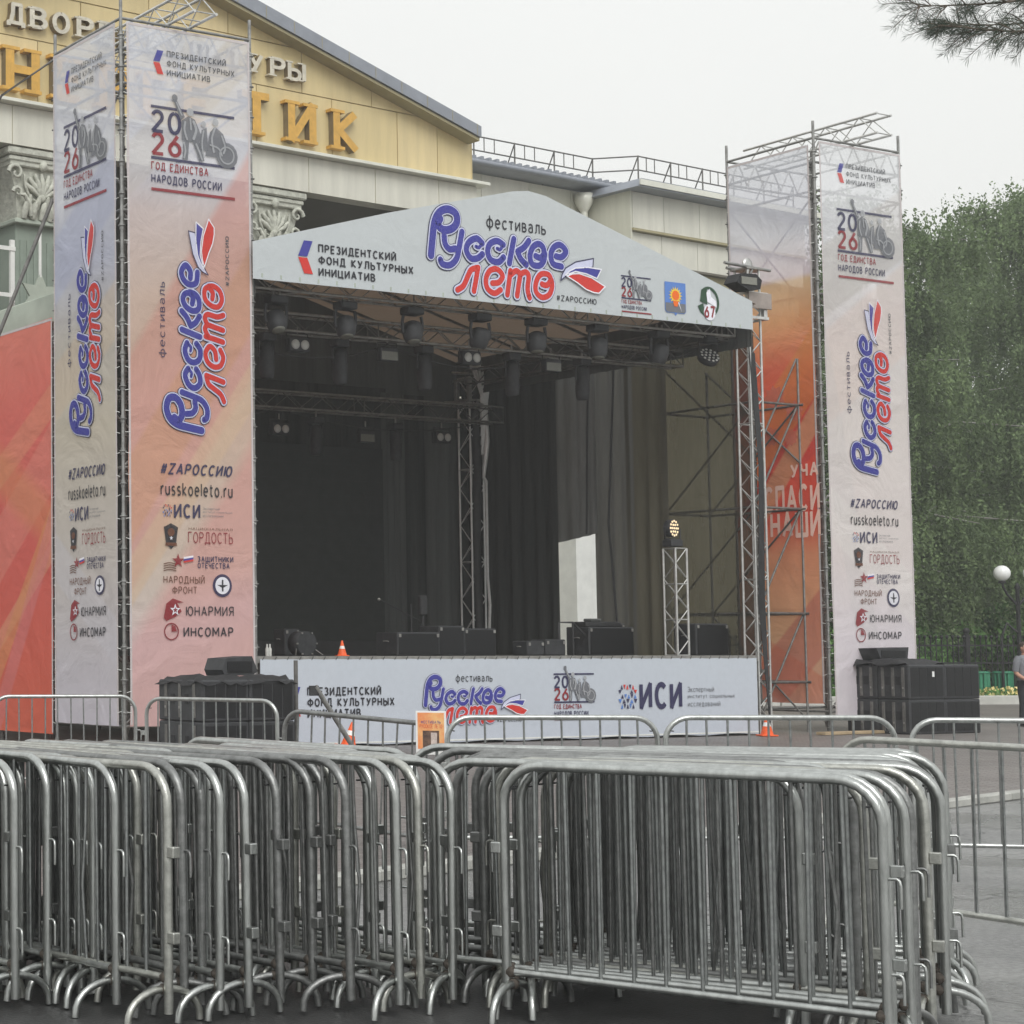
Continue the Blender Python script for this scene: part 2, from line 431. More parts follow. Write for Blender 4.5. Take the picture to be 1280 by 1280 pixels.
GL.update({
'ф':(.72,[arc(.36,.35,.36,.35,90,450,18),[(.36,-.28),(.36,1.0)]]), 'е':(.54,[[(.02,.36),(.54,.38)]+arc(.27,.35,.27,.35,5,310,13)]), 'с':(.48,[arc(.27,.35,.27,.35,45,315,12)]), 'т':(.46,[[(0,.7),(.46,.7)],[(.23,.7),(.23,0)]]),
'и':(.48,[[(0,.7),(0,0),(.48,.7),(.48,0)]]), 'й':(.48,[[(0,.7),(0,0),(.48,.7),(.48,0)],arc(.24,.94,.11,.07,180,360,5)]), 'в':(.46,[[(0,0),(0,.7),(.24,.7)]+arc(.24,.53,.17,.17,90,-90,5)+[(0,.36)],[(.24,.36)]+arc(.26,.18,.19,.18,90,-90,5)+[(0,0)]]),
'а':(.46,[arc(.22,.48,.22,.22,150,0,6)+[(.46,0)],arc(.22,.2,.22,.2,60,330,8)]), 'л':(.5,[[(0,0),(.12,.1),(.16,.7),(.5,.7),(.5,0)]]), 'ь':(.44,[[(0,.7),(0,0),(.26,0)]+arc(.26,.2,.18,.2,-90,90,6)+[(0,.4)]]), 'ы':(.60,[[(0,.7),(0,0),(.24,0)]+arc(.24,.2,.17,.2,-90,90,6)+[(0,.4)],[(.60,0),(.60,.7)]]),
'к':(.46,[[(0,0),(0,.7)],[(.44,.7),(.04,.36),(.46,0)]]), 'п':(.46,[[(0,0),(0,.7),(.46,.7),(.46,0)]]), 'р':(.52,[[(0,-.28),(0,.7)],oo]), 'н':(.46,[[(0,0),(0,.7)],[(.46,0),(.46,.7)],[(0,.36),(.46,.36)]]), 'о':(.54,[oo]), 'у':(.46,[[(0,.7),(.23,.05)],[(.46,.7),(.2,-.1),(.02,-.26)]]),
'ц':(.52,[[(0,.7),(0,0),(.52,0),(.52,-.18)],[(.44,.7),(.44,0)]]), 'х':(.46,[[(0,0),(.46,.7)],[(0,.7),(.46,0)]]), 'д':(.54,[[(0,-.16),(0,0),(.54,0),(.54,-.16)],[(.06,0),(.16,.7),(.46,.7),(.46,0)]]),
'r':(.30,[[(0,0),(0,.7)],arc(.28,.42,.28,.28,180,80,5)]), 'u':(.48,[[(0,.7),(0,.25)]+arc(.24,.25,.24,.25,180,360,8)+[(.48,.7),(.48,0)]]), 's':(.42,[arc(.21,.53,.19,.17,30,270,7)+arc(.21,.18,.21,.18,90,-150,7)]), 'k':(.46,[[(0,0),(0,1)],[(.42,.7),(.04,.33),(.46,0)]]), 'o':(.54,[oo]), 'e':(.54,[[(.02,.36),(.54,.38)]+arc(.27,.35,.27,.35,5,310,13)]), 'l':(.0,[[(0,0),(0,1)]]), 't':(.34,[[(.12,.95),(.12,.15),(.2,.02),(.34,.02)],[(0,.7),(.34,.7)]])})
def glyph_polys(body, wt, gap=.20):
    """returns [(poly points, order)] of a word in unit-height cells, and its total width"""
    x = wt/2; out = []; k = 0; h = wt/2
    for ch in body:
        w, ls = GL.get(ch, GL['О'])
        for P in ls:
            Q = [(px_+x, py_) for px_, py_ in P]; m_ = len(Q)
            sharp = m_ <= 6
            for i in range(m_-1):
                (x0,z0),(x1,z1) = Q[i],Q[i+1]; dx,dz = x1-x0,z1-z0; l = math.hypot(dx,dz) or 1e-9
                nx,nz = -dz/l*h, dx/l*h; ex = h*.55 if sharp else h*.15
                ax, az = (dx/l*ex, dz/l*ex)
                e0 = 1 if i > 0 else (.85 if P[0][1] in (0,.7,1) and abs(dz) < .2*l else 0); e1 = 1 if i < m_-2 else e0*0
                out.append(([(x0-nx-ax*e0,z0-nz-az*e0),(x1-nx+ax*e1,z1-nz+az*e1),(x1+nx+ax*e1,z1+nz+az*e1),(x0+nx-ax*e0,z0+nz-az*e0)], k % 6)); k += 1
        x += w+gap+wt*.9
    return out, x-gap-wt*.9+wt/2
def text_on(parent, body, x0, x1, z0, z1, m, y=-.012, bold=.02, shear=0.0, name='lettering', rot=False):
    low = any(c.islower() for c in body) and not body[0].isupper()
    ps, W_ = glyph_polys(body, .115+bold*3.2)
    lo = -.28 if any(c in 'фру' for c in body) and low else 0; hi = 1.0
    b = MB()
    for P, k in ps:
        vs = []
        for px_, pz_ in P:
            u = px_/W_+shear*(pz_-.5)*.10; w = (pz_-lo)/(hi-lo)
            if rot: vs.append((x0+(1-w)*(x1-x0), y-k*.0004, z0+u*(z1-z0)))
            else: vs.append((x0+u*(x1-x0), y-k*.0004, z0+w*(z1-z0)))
        b.add(vs, [(0,1,2,3)])
    return tag(b.build(name, m, parent), kind='stuff' if len(body) > 3 else None)
def cat_rom(P, n=6, closed=False):
    P = [np.array(p, float) for p in P]; out = []
    m = len(P)
    if m < 3 and not closed: return [tuple(p) for p in P]
    rngi = range(m if closed else m-1)
    for i in rngi:
        if closed: p0, p1, p2, p3 = P[i-1], P[i], P[(i+1)%m], P[(i+2)%m]
        else: p0, p1, p2, p3 = P[max(i-1,0)], P[i], P[i+1], P[min(i+2,m-1)]
        for k in range(n):
            t = k/n
            out.append(tuple(.5*((2*p1)+(-p0+p2)*t+(2*p0-5*p1+4*p2-p3)*t*t+(-p0+3*p1-3*p2+p3)*t**3)))
    if not closed: out.append(tuple(P[-1]))
    return out
class Flat:
    """flat print shapes in logo space (x right, z up) mapped by a function to the banner"""
    def __init__(s, mp): s.b = MB(); s.mp = mp; s.k = 0
    def poly(s, pts, y):
        s.k += 1
        yy = y - (s.k % 5)*.0004
        s.b.add([(s.mp(p)[0], yy, s.mp(p)[1]) for p in pts], [tuple(range(len(pts)))])
    def stroke(s, P, w, y, smooth=True, closed=False, cap=True):
        Q = cat_rom(P, 6, closed) if smooth else list(P)
        if closed: Q = Q + [Q[0]]
        h = w/2
        for i in range(len(Q)-1):
            (x0,z0),(x1,z1) = Q[i],Q[i+1]
            dx,dz = x1-x0,z1-z0; l = math.hypot(dx,dz) or 1e-9
            nx,nz = -dz/l*h, dx/l*h
            s.poly([(x0-nx,z0-nz),(x1-nx,z1-nz),(x1+nx,z1+nz),(x0+nx,z0+nz)], y)
            if i > 0 or cap: s.disc(x0,z0,h,y-.0024)
        if cap: s.disc(*Q[-1],h,y-.0024)
    def disc(s, x, z, r, y, n=14):
        s.poly([(x+r*math.cos(2*math.pi*k/n), z+r*math.sin(2*math.pi*k/n)) for k in range(n)], y)
    def build(s, name, m, parent): return s.b.build(name, m, parent)

LOGO_B = dict(
P=[(-1.55,-.14),(-1.51,.16),(-1.46,.44),(-1.35,.61),(-1.17,.68),(-1.0,.62),(-.98,.47),(-1.10,.35),(-1.28,.32),(-1.39,.40),(-1.34,.5)],
u1=[(-1.26,.22),(-1.24,.08),(-1.15,0),(-1.02,.02)],u2=[(-.87,.32),(-.94,.04),(-1.0,-.15),(-1.14,-.27),(-1.30,-.27),(-1.35,-.2)],
s1=[(-.43,.17),(-.55,.24),(-.72,.16),(-.78,.02),(-.69,-.11),(-.54,-.1),(-.43,-.02)],s1b=[(-.43,.17),(-.50,.09),(-.57,.10)],
s2=[(.04,.19),(-.10,.24),(-.26,.17),(-.31,.03),(-.24,-.1),(-.07,-.12),(.04,-.03)],s2b=[(.04,.19),(-.03,.10),(-.10,.11)],
k1=[(.28,.31),(.17,-.12)],k2=[(.62,.31),(.51,.19),(.36,.1)],k3=[(.36,.1),(.43,-.02),(.55,-.11)],
o=[(.77,.06),(.88,.04),(.96,.12),(.94,.23),(.84,.28),(.71,.21),(.64,.05),(.69,-.09),(.85,-.10),(.95,-.01),(.98,.12)],
e=[(1.24,.10),(1.37,.10),(1.47,.21),(1.34,.31),(1.19,.25),(1.12,.11),(1.17,-.04),(1.36,-.07)])
LOGO_R = dict(l1=[(-.99,-.68),(-.86,-.6),(-.76,-.43),(-.68,-.31),(-.53,-.26)],l2=[(-.53,-.26),(-.58,-.47),(-.63,-.67)],
e2=[(-.22,-.50),(-.07,-.47),(.01,-.35),(-.11,-.25),(-.27,-.29),(-.36,-.44),(-.33,-.6),(-.18,-.67),(-.04,-.60)],
t1=[(.19,-.25),(.15,-.47),(.11,-.67)],t2=[(.19,-.32),(.32,-.24),(.40,-.3),(.37,-.48),(.33,-.67)],t3=[(.40,-.3),(.53,-.24),(.60,-.31),(.57,-.53),(.61,-.68)],
o2=[(.90,-.42),(1.01,-.43),(1.1,-.33),(1.05,-.24),(.88,-.25),(.77,-.39),(.76,-.56),(.89,-.65),(1.05,-.6),(1.13,-.46),(1.12,-.33)])
def festival_logo(parent, mp, I, txt_fest, txt_za, y=-.010):
    allp = [(p, .125 if k_ == 'P' else (.06 if k_ in ('s1b','s2b') else .108)) for k_, p in LOGO_B.items()] + [(p, .105) for p in LOGO_R.values()]
    f = Flat(mp)
    for p, w in allp: f.stroke(p, w+.078, y)
    f.build('logo_outline', I['navy'], parent)
    f = Flat(mp)
    for p, w in allp: f.stroke(p, w+.052, y-.006)
    f.build('logo_halo', I['halo'], parent)
    for ks in (('P',),('u1','u2'),('s1','s1b'),('s2','s2b'),('k1','k2','k3'),('o',),('e',)):
        f = Flat(mp)
        for k in ks: f.stroke(LOGO_B[k], .062 if k in ('s1b','s2b') else (.135 if k == 'P' else .112), y-.012)
        f.build('logo_letter', I['blue'], parent)
    for ks in (('l1','l2'),('e2',),('t1','t2','t3'),('o2',)):
        f = Flat(mp)
        for k in ks: f.stroke(LOGO_R[k], .102, y-.012)
        f.build('logo_letter', I['red'], parent)
    wp = [(1.33,-.32),(1.37,-.2),(1.45,-.09),(1.69,.04),(2.11,.14),(2.09,-.02),(1.9,-.05),(1.72,-.08),(1.5,-.2)]
    bp_ = [(1.43,-.22),(1.55,-.13),(1.68,-.07),(1.97,-.03),(2.29,-.04),(2.18,-.21),(1.93,-.15),(1.68,-.13)]
    rp = [(1.47,-.23),(1.6,-.18),(1.76,-.16),(2.05,-.21),(2.37,-.34),(2.22,-.47),(2.1,-.47),(1.92,-.43),(1.72,-.33)]
    for nm, pts, colr, yy in (('petal', wp, 'halo', y-.016), ('petal', bp_, 'blue', y-.019), ('petal', rp, 'red', y-.022)):
        f = Flat(mp); f.poly(pts, yy); f.build(nm, I[colr], parent)
        f = Flat(mp); f.stroke(pts, .022, yy-.002, False, True); f.build('petal_edge', I['navy' if colr == 'halo' else 'white'], parent)
    txt_fest(); txt_za()

def figures(f, x0, z0, w, h, y, which):
    """a plain group of standing and seated statue-like figures with a round shield"""
    def P(pts): f.poly([(x0+a*w, z0+b*h) for a, b in pts], y)
    if which == 0:
        P([(.36,.62),(.44,.70),(.52,.66),(.60,.42),(.56,.30),(.36,.32)])
        P([(.38,.32),(.45,.32),(.43,.02),(.37,.02)]); P([(.49,.32),(.57,.32),(.63,.04),(.57,.02)])
        P([(.35,.62),(.40,.68),(.30,.93),(.26,.92)])
        f.disc(x0+.28*w, z0+.955*h, .035*w, y-.002)
        P([(.64,.12),(.70,.5),(.76,.60),(.86,.50),(.96,.12)])
        f.disc(x0+.90*w, z0+.17*h, .135*w, y-.002)
        P([(.56,.2),(.60,.52),(.66,.56),(.68,.2)])
    else:
        f.disc(x0+.46*w, z0+.765*h, .042*w, y); f.disc(x0+.765*w, z0+.665*h, .038*w, y); f.disc(x0+.62*w, z0+.61*h, .03*w, y)
        for P_, wd in (([(.50,.62),(.53,.5),(.50,.36)],.030),([(.40,.60),(.39,.48),(.42,.34)],.022),([(.46,.66),(.47,.5)],.018),([(.385,.28),(.40,.16),(.385,.05)],.020),([(.53,.28),(.57,.16),(.60,.05)],.020),([(.30,.88),(.36,.70)],.016),
                       ([(.76,.58),(.72,.40),(.74,.2)],.022),([(.84,.46),(.88,.3),(.86,.2)],.020),([(.62,.5),(.60,.3),(.62,.1)],.018),([(.70,.3),(.80,.26),(.84,.16)],.018)):
            f.stroke([(x0+a*w, z0+b*h) for a, b in P_], wd*w, y)
        f.stroke([(x0+.90*w+.085*w*math.cos(a), z0+.17*h+.085*w*math.sin(a)) for a in np.linspace(0, 2*math.pi, 10)[:-1]], .016*w, y, True, True)
def year_block(parent, x0, x1, z0, z1, I, y=-.012, bars=(.86,.40)):
    """2026 with grey statue figures, bars and two lines of words"""
    w, h = x1-x0, z1-z0
    idm = lambda p: p
    zt = z0+h*.83; zb = z0+h*.345
    f = Flat(idm); f.poly([(x0,zt),(x1,zt),(x1,zt+.028*h),(x0,zt+.028*h)], y); f.build('logo_bar', I['navy'], parent)
    f = Flat(idm); f.poly([(x0,zb-.03*h),(x1,zb-.03*h),(x1,zb),(x0,zb)], y); f.build('logo_bar', I['navy'], parent)
    f = Flat(idm); f.poly([(x0,z0),(x1,z0),(x1,z0+.03*h),(x0,z0+.03*h)], y); f.build('logo_bar', I['dred'], parent)
    text_on(parent, '20', x0, x0+.36*w, z0+.60*h, z0+.80*h, I['navy'], y, .02)
    text_on(parent, '26', x0, x0+.36*w, z0+.375*h, z0+.575*h, I['dred'], y, .02)
    f = Flat(idm); figures(f, x0, zb-.01*h, w, z1-zb, y-.006, 0); f.build('statue_print', I['grey'], parent)
    f = Flat(idm); figures(f, x0, zb-.01*h, w, z1-zb, y-.012, 1); tag(f.build('statue_print', I['lgrey'], parent), kind='stuff')
    text_on(parent, 'ГОД ЕДИНСТВА', x0, x0+.68*w, z0+.215*h, z0+.285*h, I['dred'], y, .025)
    text_on(parent, 'НАРОДОВ РОССИИ', x0, x0+.84*w, z0+.085*h, z0+.16*h, I['navy'], y, .025)
def fund_mark(parent, x0, x1, z0, z1, I, y=-.012):
    w, h = x1-x0, z1-z0; idm = lambda p: p; zm = (z0+z1)/2
    f = Flat(idm); f.poly([(x0+.0*w,zm+.02*h),(x0+.62*w,zm+.02*h),(x1,z1),(x0+.4*w,z1)], y); f.build('logo_mark', I['blue'], parent)
    f = Flat(idm); f.poly([(x0,zm-.02*h),(x0+.4*w,z0),(x1,z0),(x0+.62*w,zm-.02*h)], y); f.build('logo_mark', I['red'], parent)
def hex_mark(parent, x0, x1, z0, z1, I, y=-.012):
    w, h = x1-x0, z1-z0; idm = lambda p: p
    F = {'red': Flat(idm), 'navy': Flat(idm), 'sky': Flat(idm)}
    rows = [(.80,1.0,.12,.85,'red'),(.62,.78,.0,1.0,'red'),(.42,.60,.14,.96,'sky'),(.22,.40,.0,1.0,'navy'),(.0,.20,.12,.85,'navy')]
    for j,(a,b,l,r,c) in enumerate(rows):
        n = 5
        for i in range(n):
            if j in (1,3) and i in (1,2) : 
                if j == 1: continue
            u0 = l+(r-l)*i/n; u1 = l+(r-l)*(i+1)/n
            up = (i+j) % 2 == 0
            g = .012
            pts = [(u0+g,a),(u1-g,a),((u0+u1)/2,b)] if up else [(u0+g,b),((u0+u1)/2,a),(u1-g,b)]
            F[c if i % 3 else ('navy' if c != 'navy' else 'sky')].poly([(x0+p*w, z0+q*h) for p, q in pts], y)
    for k, f in F.items(): f.build('logo_mark', I[k], parent)
def star_pts(x, z, r, n=5, q=.42, a0=math.pi/2):
    return [(x+(r if k%2==0 else r*q)*math.cos(a0+math.pi*k/n), z+(r if k%2==0 else r*q)*math.sin(a0+math.pi*k/n)) for k in range(2*n)]
def star_fan(f, x, z, r, y, n=5, q=.42, a0=math.pi/2):
    P = star_pts(x, z, r, n, q, a0)
    for k in range(2*n): f.poly([(x, z), P[k], P[(k+1) % (2*n)]], y)

def tower_print(parent, s0, s1, I, blur=1.0):
    """the column of logos of one tower banner; s0..s1 span of the face in local x"""
    K = (s1-s0)/2.43
    X = lambda a: s0+(a+2.33)*K
    y = -.014
    T = lambda *a, **k: text_on(parent, *a, **k)
    fund_mark(parent, X(-1.79), X(-1.60), 10.60, 10.98, I, y)
    T('ПРЕЗИДЕНТСКИЙ', X(-1.54), X(-.42), 10.90, 10.985, I['mgrey'], y)
    T('ФОНД КУЛЬТУРНЫХ', X(-1.54), X(-.26), 10.75, 10.835, I['mgrey'], y)
    T('ИНИЦИАТИВ', X(-1.54), X(-.72), 10.60, 10.685, I['mgrey'], y)
    year_block(parent, X(-1.84), X(-.27), 8.74, 10.32, I, y)
    # festival logo, reading upwards: logo x -> up, logo z -> left
    sc = (8.41-4.94)/4.05
    mp = lambda p: (X(-1.06)-p[1]*sc*K*.92, 4.94+(p[0]+1.65)*sc)
    def tf(): T('фестиваль', X(-1.72), X(-1.58), 6.13, 7.32, I['navy'], y, bold=.0, rot=True)
    def tz(): T('#ZAРОССИЮ', X(-.46), X(-.40), 7.35, 8.15, I['mgrey'], y, rot=True)
    festival_logo(parent, mp, I, tf, tz, y+.002)
    T('#ZAРОССИЮ', X(-1.71), X(-.37), 4.33, 4.48, I['navy'], y, bold=.03, shear=.25)
    T('russkoeleto.ru', X(-1.71), X(-.37), 4.00, 4.19, I['dark'], y, bold=.015)
    hex_mark(parent, X(-1.68), X(-1.50), 3.66, 3.85, I, y)
    T('ИСИ', X(-1.47), X(-.98), 3.66, 3.85, I['navy'], y, bold=.03)
    for k, t_ in enumerate(('Экспертный', 'институт социальных', 'исследований')):
        T(t_, X(-.93), X((-.62,-.38,-.55)[k]), 3.79-.055*k, 3.825-.055*k, I['grey'], y, bold=0)
    # badge with a bust outline
    f = Flat(lambda p: p)
    cx = X(-1.525)
    f.poly([(cx-.13*K,3.50),(cx-.09*K,3.24),(cx,3.16),(cx+.09*K,3.24),(cx+.13*K,3.50),(cx,3.56)], y); f.build('badge_print', I['dark'], parent)
    f = Flat(lambda p: p); f.disc(cx, 3.42, .065*K, y-.003); f.poly([(cx-.10*K,3.26),(cx+.10*K,3.26),(cx+.11*K,3.21),(cx-.11*K,3.21)], y-.004); f.build('badge_print', I['brown'], parent)
    f = Flat(lambda p: p); star_fan(f, cx, 3.33, .035*K, y-.006); f.build('badge_print', I['white'], parent)
    T('НАЦИОНАЛЬНАЯ', X(-1.20), X(-.38), 3.47, 3.505, I['brown'], y, bold=0)
    T('ГОРДОСТЬ', X(-1.21), X(-.37), 3.27, 3.43, I['dred'], y, bold=.0)
    # ribbon, star and small flag
    f = Flat(lambda p: p); star_fan(f, X(-1.40), 2.98, .115*K, y-.004); f.build('star_print', I['dred'], parent)
    f = Flat(lambda p: p)
    for k in range(4): f.stroke([(X(-1.66), 2.93-.035*k), (X(-1.55), 2.95-.035*k), (X(-1.44), 2.93-.035*k)], .014, y)
    f.build('ribbon_print', I['brown'], parent)
    for k, c in enumerate(('white','blue','red')):
        f = Flat(lambda p: p); f.poly([(X(-1.30), 3.04-.03*k), (X(-1.12), 3.07-.03*k), (X(-1.12), 3.04-.03*k), (X(-1.30), 3.01-.03*k)], y-.006); f.build('flag_stripe_print', I[c], parent)
    T('ЗАЩИТНИКИ', X(-1.04), X(-.37), 2.98, 3.055, I['navy'], y, bold=.03)
    T('ОТЕЧЕСТВА', X(-1.04), X(-.44), 2.88, 2.955, I['navy'], y, bold=.03)
    T('НАРОДНЫЙ', X(-1.67), X(-.91), 2.64, 2.74, I['brown'], y, bold=.01)
    T('ФРОНТ', X(-1.51), X(-1.05), 2.48, 2.58, I['brown'], y, bold=.01)
    f = Flat(lambda p: p); cx = X(-.58); f.disc(cx, 2.61, .18*K, y, 24); f.build('round_print', I['navy'], parent)
    f = Flat(lambda p: p); f.disc(cx, 2.61, .135*K, y-.003, 24); f.build('round_print', I['white'], parent)
    f = Flat(lambda p: p); f.poly([(cx-.1*K,2.62),(cx+.1*K,2.62),(cx+.02*K,2.58),(cx-.02*K,2.58)], y-.006); f.poly([(cx-.015*K,2.52),(cx+.015*K,2.52),(cx+.015*K,2.70),(cx-.015*K,2.70)], y-.0065); f.build('round_print', I['dark'], parent)
    # youth army mark: angular profile with white star
    f = Flat(lambda p: p); f.poly([(X(-1.67),2.10),(X(-1.62),2.05),(X(-1.45),2.12),(X(-1.34),2.2),(X(-1.42),2.33),(X(-1.30),2.34),(X(-1.50),2.40),(X(-1.62),2.32)], y); f.build('profile_print', I['dred'], parent)
    f = Flat(lambda p: p); star_fan(f, X(-1.46), 2.22, .10*K, y-.004); f.build('star_print', I['white'], parent)
    f = Flat(lambda p: p); star_fan(f, X(-1.46), 2.22, .05*K, y-.006); f.build('star_print', I['dred'], parent)
    T('ЮНАРМИЯ', X(-1.26), X(-.37), 2.14, 2.275, I['dark'], y, bold=.01)
    f = Flat(lambda p: p); cx = X(-1.53); f.stroke([(cx+.125*K*math.cos(a), 1.89+.125*math.sin(a)) for a in np.linspace(0, 2*math.pi, 16)[:-1]], .018, y, True, True)
    f.build('pie_print', I['dred'], parent)
    f = Flat(lambda p: p); f.poly([(cx,1.89),(cx+.1*K,1.89),(cx+.07*K,1.97),(cx,2.0)], y-.003); f.build('pie_print', I['dred'], parent)
    T('ИНСОМАР', X(-1.31), X(-.38), 1.82, 1.95, I['dark'], y, bold=.02)

# ================================================================== GROUND
def asphalt_mat():
    m = mat('wet_asphalt', (.255,.255,.25), .5, 0, .3, .5, .008, 60, col2=(.14,.141,.14))
    t = m.node_tree; N = t.nodes; L = t.links; p = N['Principled BSDF']
    tc = N.new('ShaderNodeTexCoord'); nz = N.new('ShaderNodeTexNoise'); nz.inputs['Scale'].default_value = .45; nz.inputs['Detail'].default_value = 5
    L.new(tc.outputs['Object'], nz.inputs['Vector'])
    cr0 = [n for n in N if n.type == 'VALTORGB'][0]
    dn = N.new('ShaderNodeTexNoise'); dn.inputs['Scale'].default_value = 1.6; dn.inputs['Detail'].default_value = 4
    va = N.new('ShaderNodeVectorMath'); va.operation = 'MULTIPLY_ADD'; va.inputs[1].default_value = (.8,.8,.8)
    L.new(tc.outputs['Object'], dn.inputs['Vector']); L.new(dn.outputs['Color'], va.inputs[0]); L.new(tc.outputs['Object'], va.inputs[2])
    vo = N.new('ShaderNodeTexVoronoi'); vo.feature = 'DISTANCE_TO_EDGE'; vo.inputs['Scale'].default_value = .42; L.new(va.outputs[0], vo.inputs['Vector'])
    ck = N.new('ShaderNodeMapRange'); ck.inputs[1].default_value = .0; ck.inputs[2].default_value = .008; ck.inputs[3].default_value = .45; ck.inputs[4].default_value = 1.0
    L.new(vo.outputs['Distance'], ck.inputs[0])
    fg = N.new('ShaderNodeTexNoise'); fg.inputs['Scale'].default_value = 26; fg.inputs['Detail'].default_value = 8; L.new(tc.outputs['Object'], fg.inputs['Vector'])
    fr2 = N.new('ShaderNodeMapRange'); fr2.inputs[1].default_value = .3; fr2.inputs[2].default_value = .7; fr2.inputs[3].default_value = .7; fr2.inputs[4].default_value = 1.3; L.new(fg.outputs[0], fr2.inputs[0])
    m1 = N.new('ShaderNodeMath'); m1.operation = 'MULTIPLY'; L.new(ck.outputs[0], m1.inputs[0]); L.new(fr2.outputs[0], m1.inputs[1])
    sc_ = N.new('ShaderNodeVectorMath'); sc_.operation = 'SCALE'; L.new(cr0.outputs[0], sc_.inputs[0]); L.new(m1.outputs[0], sc_.inputs['Scale']); L.new(sc_.outputs[0], p.inputs['Base Color'])
    mr = N.new('ShaderNodeMapRange'); mr.inputs[1].default_value = .4; mr.inputs[2].default_value = .62; mr.inputs[3].default_value = .16; mr.inputs[4].default_value = .6
    L.new(nz.outputs[0], mr.inputs[0]); L.new(mr.outputs[0], p.inputs['Roughness'])
    return m
g = MB(); g.add([(-120,-40,0),(220,-40,0),(220,260,0),(-120,260,0)], [(0,1,2,3)])
tag(g.build('ground', asphalt_mat()), kind='structure')
def brick_mat():
    m = bpy.data.materials.new('paving_bricks'); m.use_nodes = True
    t = m.node_tree; N = t.nodes; L = t.links; p = N['Principled BSDF']
    tc = N.new('ShaderNodeTexCoord'); mp = N.new('ShaderNodeMapping'); mp.inputs['Rotation'].default_value = (0,0,R_(41))
    L.new(tc.outputs['Object'], mp.inputs[0])
    br = N.new('ShaderNodeTexBrick'); br.inputs['Scale'].default_value = 1
    br.inputs['Brick Width'].default_value = .22; br.inputs['Row Height'].default_value = .11; br.inputs['Mortar Size'].default_value = .008
    br.inputs['Color1'].default_value = (.17,.145,.135,1); br.inputs['Color2'].default_value = (.23,.21,.20,1); br.inputs['Mortar'].default_value = (.07,.07,.065,1)
    L.new(mp.outputs[0], br.inputs['Vector'])
    nz = N.new('ShaderNodeTexNoise'); nz.inputs['Scale'].default_value = .5; nz.inputs['Detail'].default_value = 6
    L.new(tc.outputs['Object'], nz.inputs['Vector'])
    mr = N.new('ShaderNodeMapRange'); mr.inputs[3].default_value = .65; mr.inputs[4].default_value = 1.3
    L.new(nz.outputs[0], mr.inputs[0])
    sc = N.new('ShaderNodeVectorMath'); sc.operation = 'SCALE'
    L.new(br.outputs[0], sc.inputs[0]); L.new(mr.outputs[0], sc.inputs['Scale']); L.new(sc.outputs[0], p.inputs['Base Color'])
    b = N.new('ShaderNodeBump'); b.inputs['Distance'].default_value = .006; L.new(br.outputs['Fac'], b.inputs['Height']); b.invert = True
    L.new(b.outputs[0], p.inputs['Normal']); p.inputs['Roughness'].default_value = .5
    return m
# shade under the barrier stacks, painted as a dark patch on the asphalt
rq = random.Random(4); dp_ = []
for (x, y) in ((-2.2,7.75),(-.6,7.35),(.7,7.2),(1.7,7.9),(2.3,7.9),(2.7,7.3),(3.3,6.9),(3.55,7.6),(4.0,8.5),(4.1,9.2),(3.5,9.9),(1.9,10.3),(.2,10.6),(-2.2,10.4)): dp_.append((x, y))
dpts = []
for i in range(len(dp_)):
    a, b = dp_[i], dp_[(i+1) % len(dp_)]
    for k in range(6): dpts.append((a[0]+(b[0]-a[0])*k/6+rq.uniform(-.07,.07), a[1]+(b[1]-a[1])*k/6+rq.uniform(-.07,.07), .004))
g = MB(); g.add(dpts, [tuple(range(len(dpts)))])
tag(g.build('stack_shade', mat('stack_shade_asphalt', (.05,.05,.05), .45, 0, .4, 3, .006, 60, col2=(.025,.025,.025))), kind='structure')
# kerb line runs from K0 along kd
KA = R_(41); K0 = (9.7, 19.4)
def kw(t, n=0): return (K0[0]+t*math.cos(KA)-n*math.sin(KA), K0[1]+t*math.sin(KA)+n*math.cos(KA))
g = MB(); pts = [kw(-60,.12), kw(120,.12), kw(120,100), kw(-60,100)]
g.prism([(p[0],p[1]) for p in pts], .004, .05, 'z'); tag(g.build('paving', brick_mat()), kind='structure')
km = mat('pale_kerb_stone', (.42,.42,.39), .8, 0, .3, 2, .004, 30)
kerb_root = tag(bpy.data.objects.new('kerb', None), kind='structure'); COL.objects.link(kerb_root)
kb = MB(); kb.bbox(-.495,.495,-.075,.075,0,.085,.012); kme = kb.mesh('kerb_stone', km)
for i in range(-14, 26):
    x, y = kw(i+.5, .04); inst('kerb_stone', kme, kerb_root, (x, y, random.uniform(-.004,.004)), KA+random.uniform(-.004,.004))

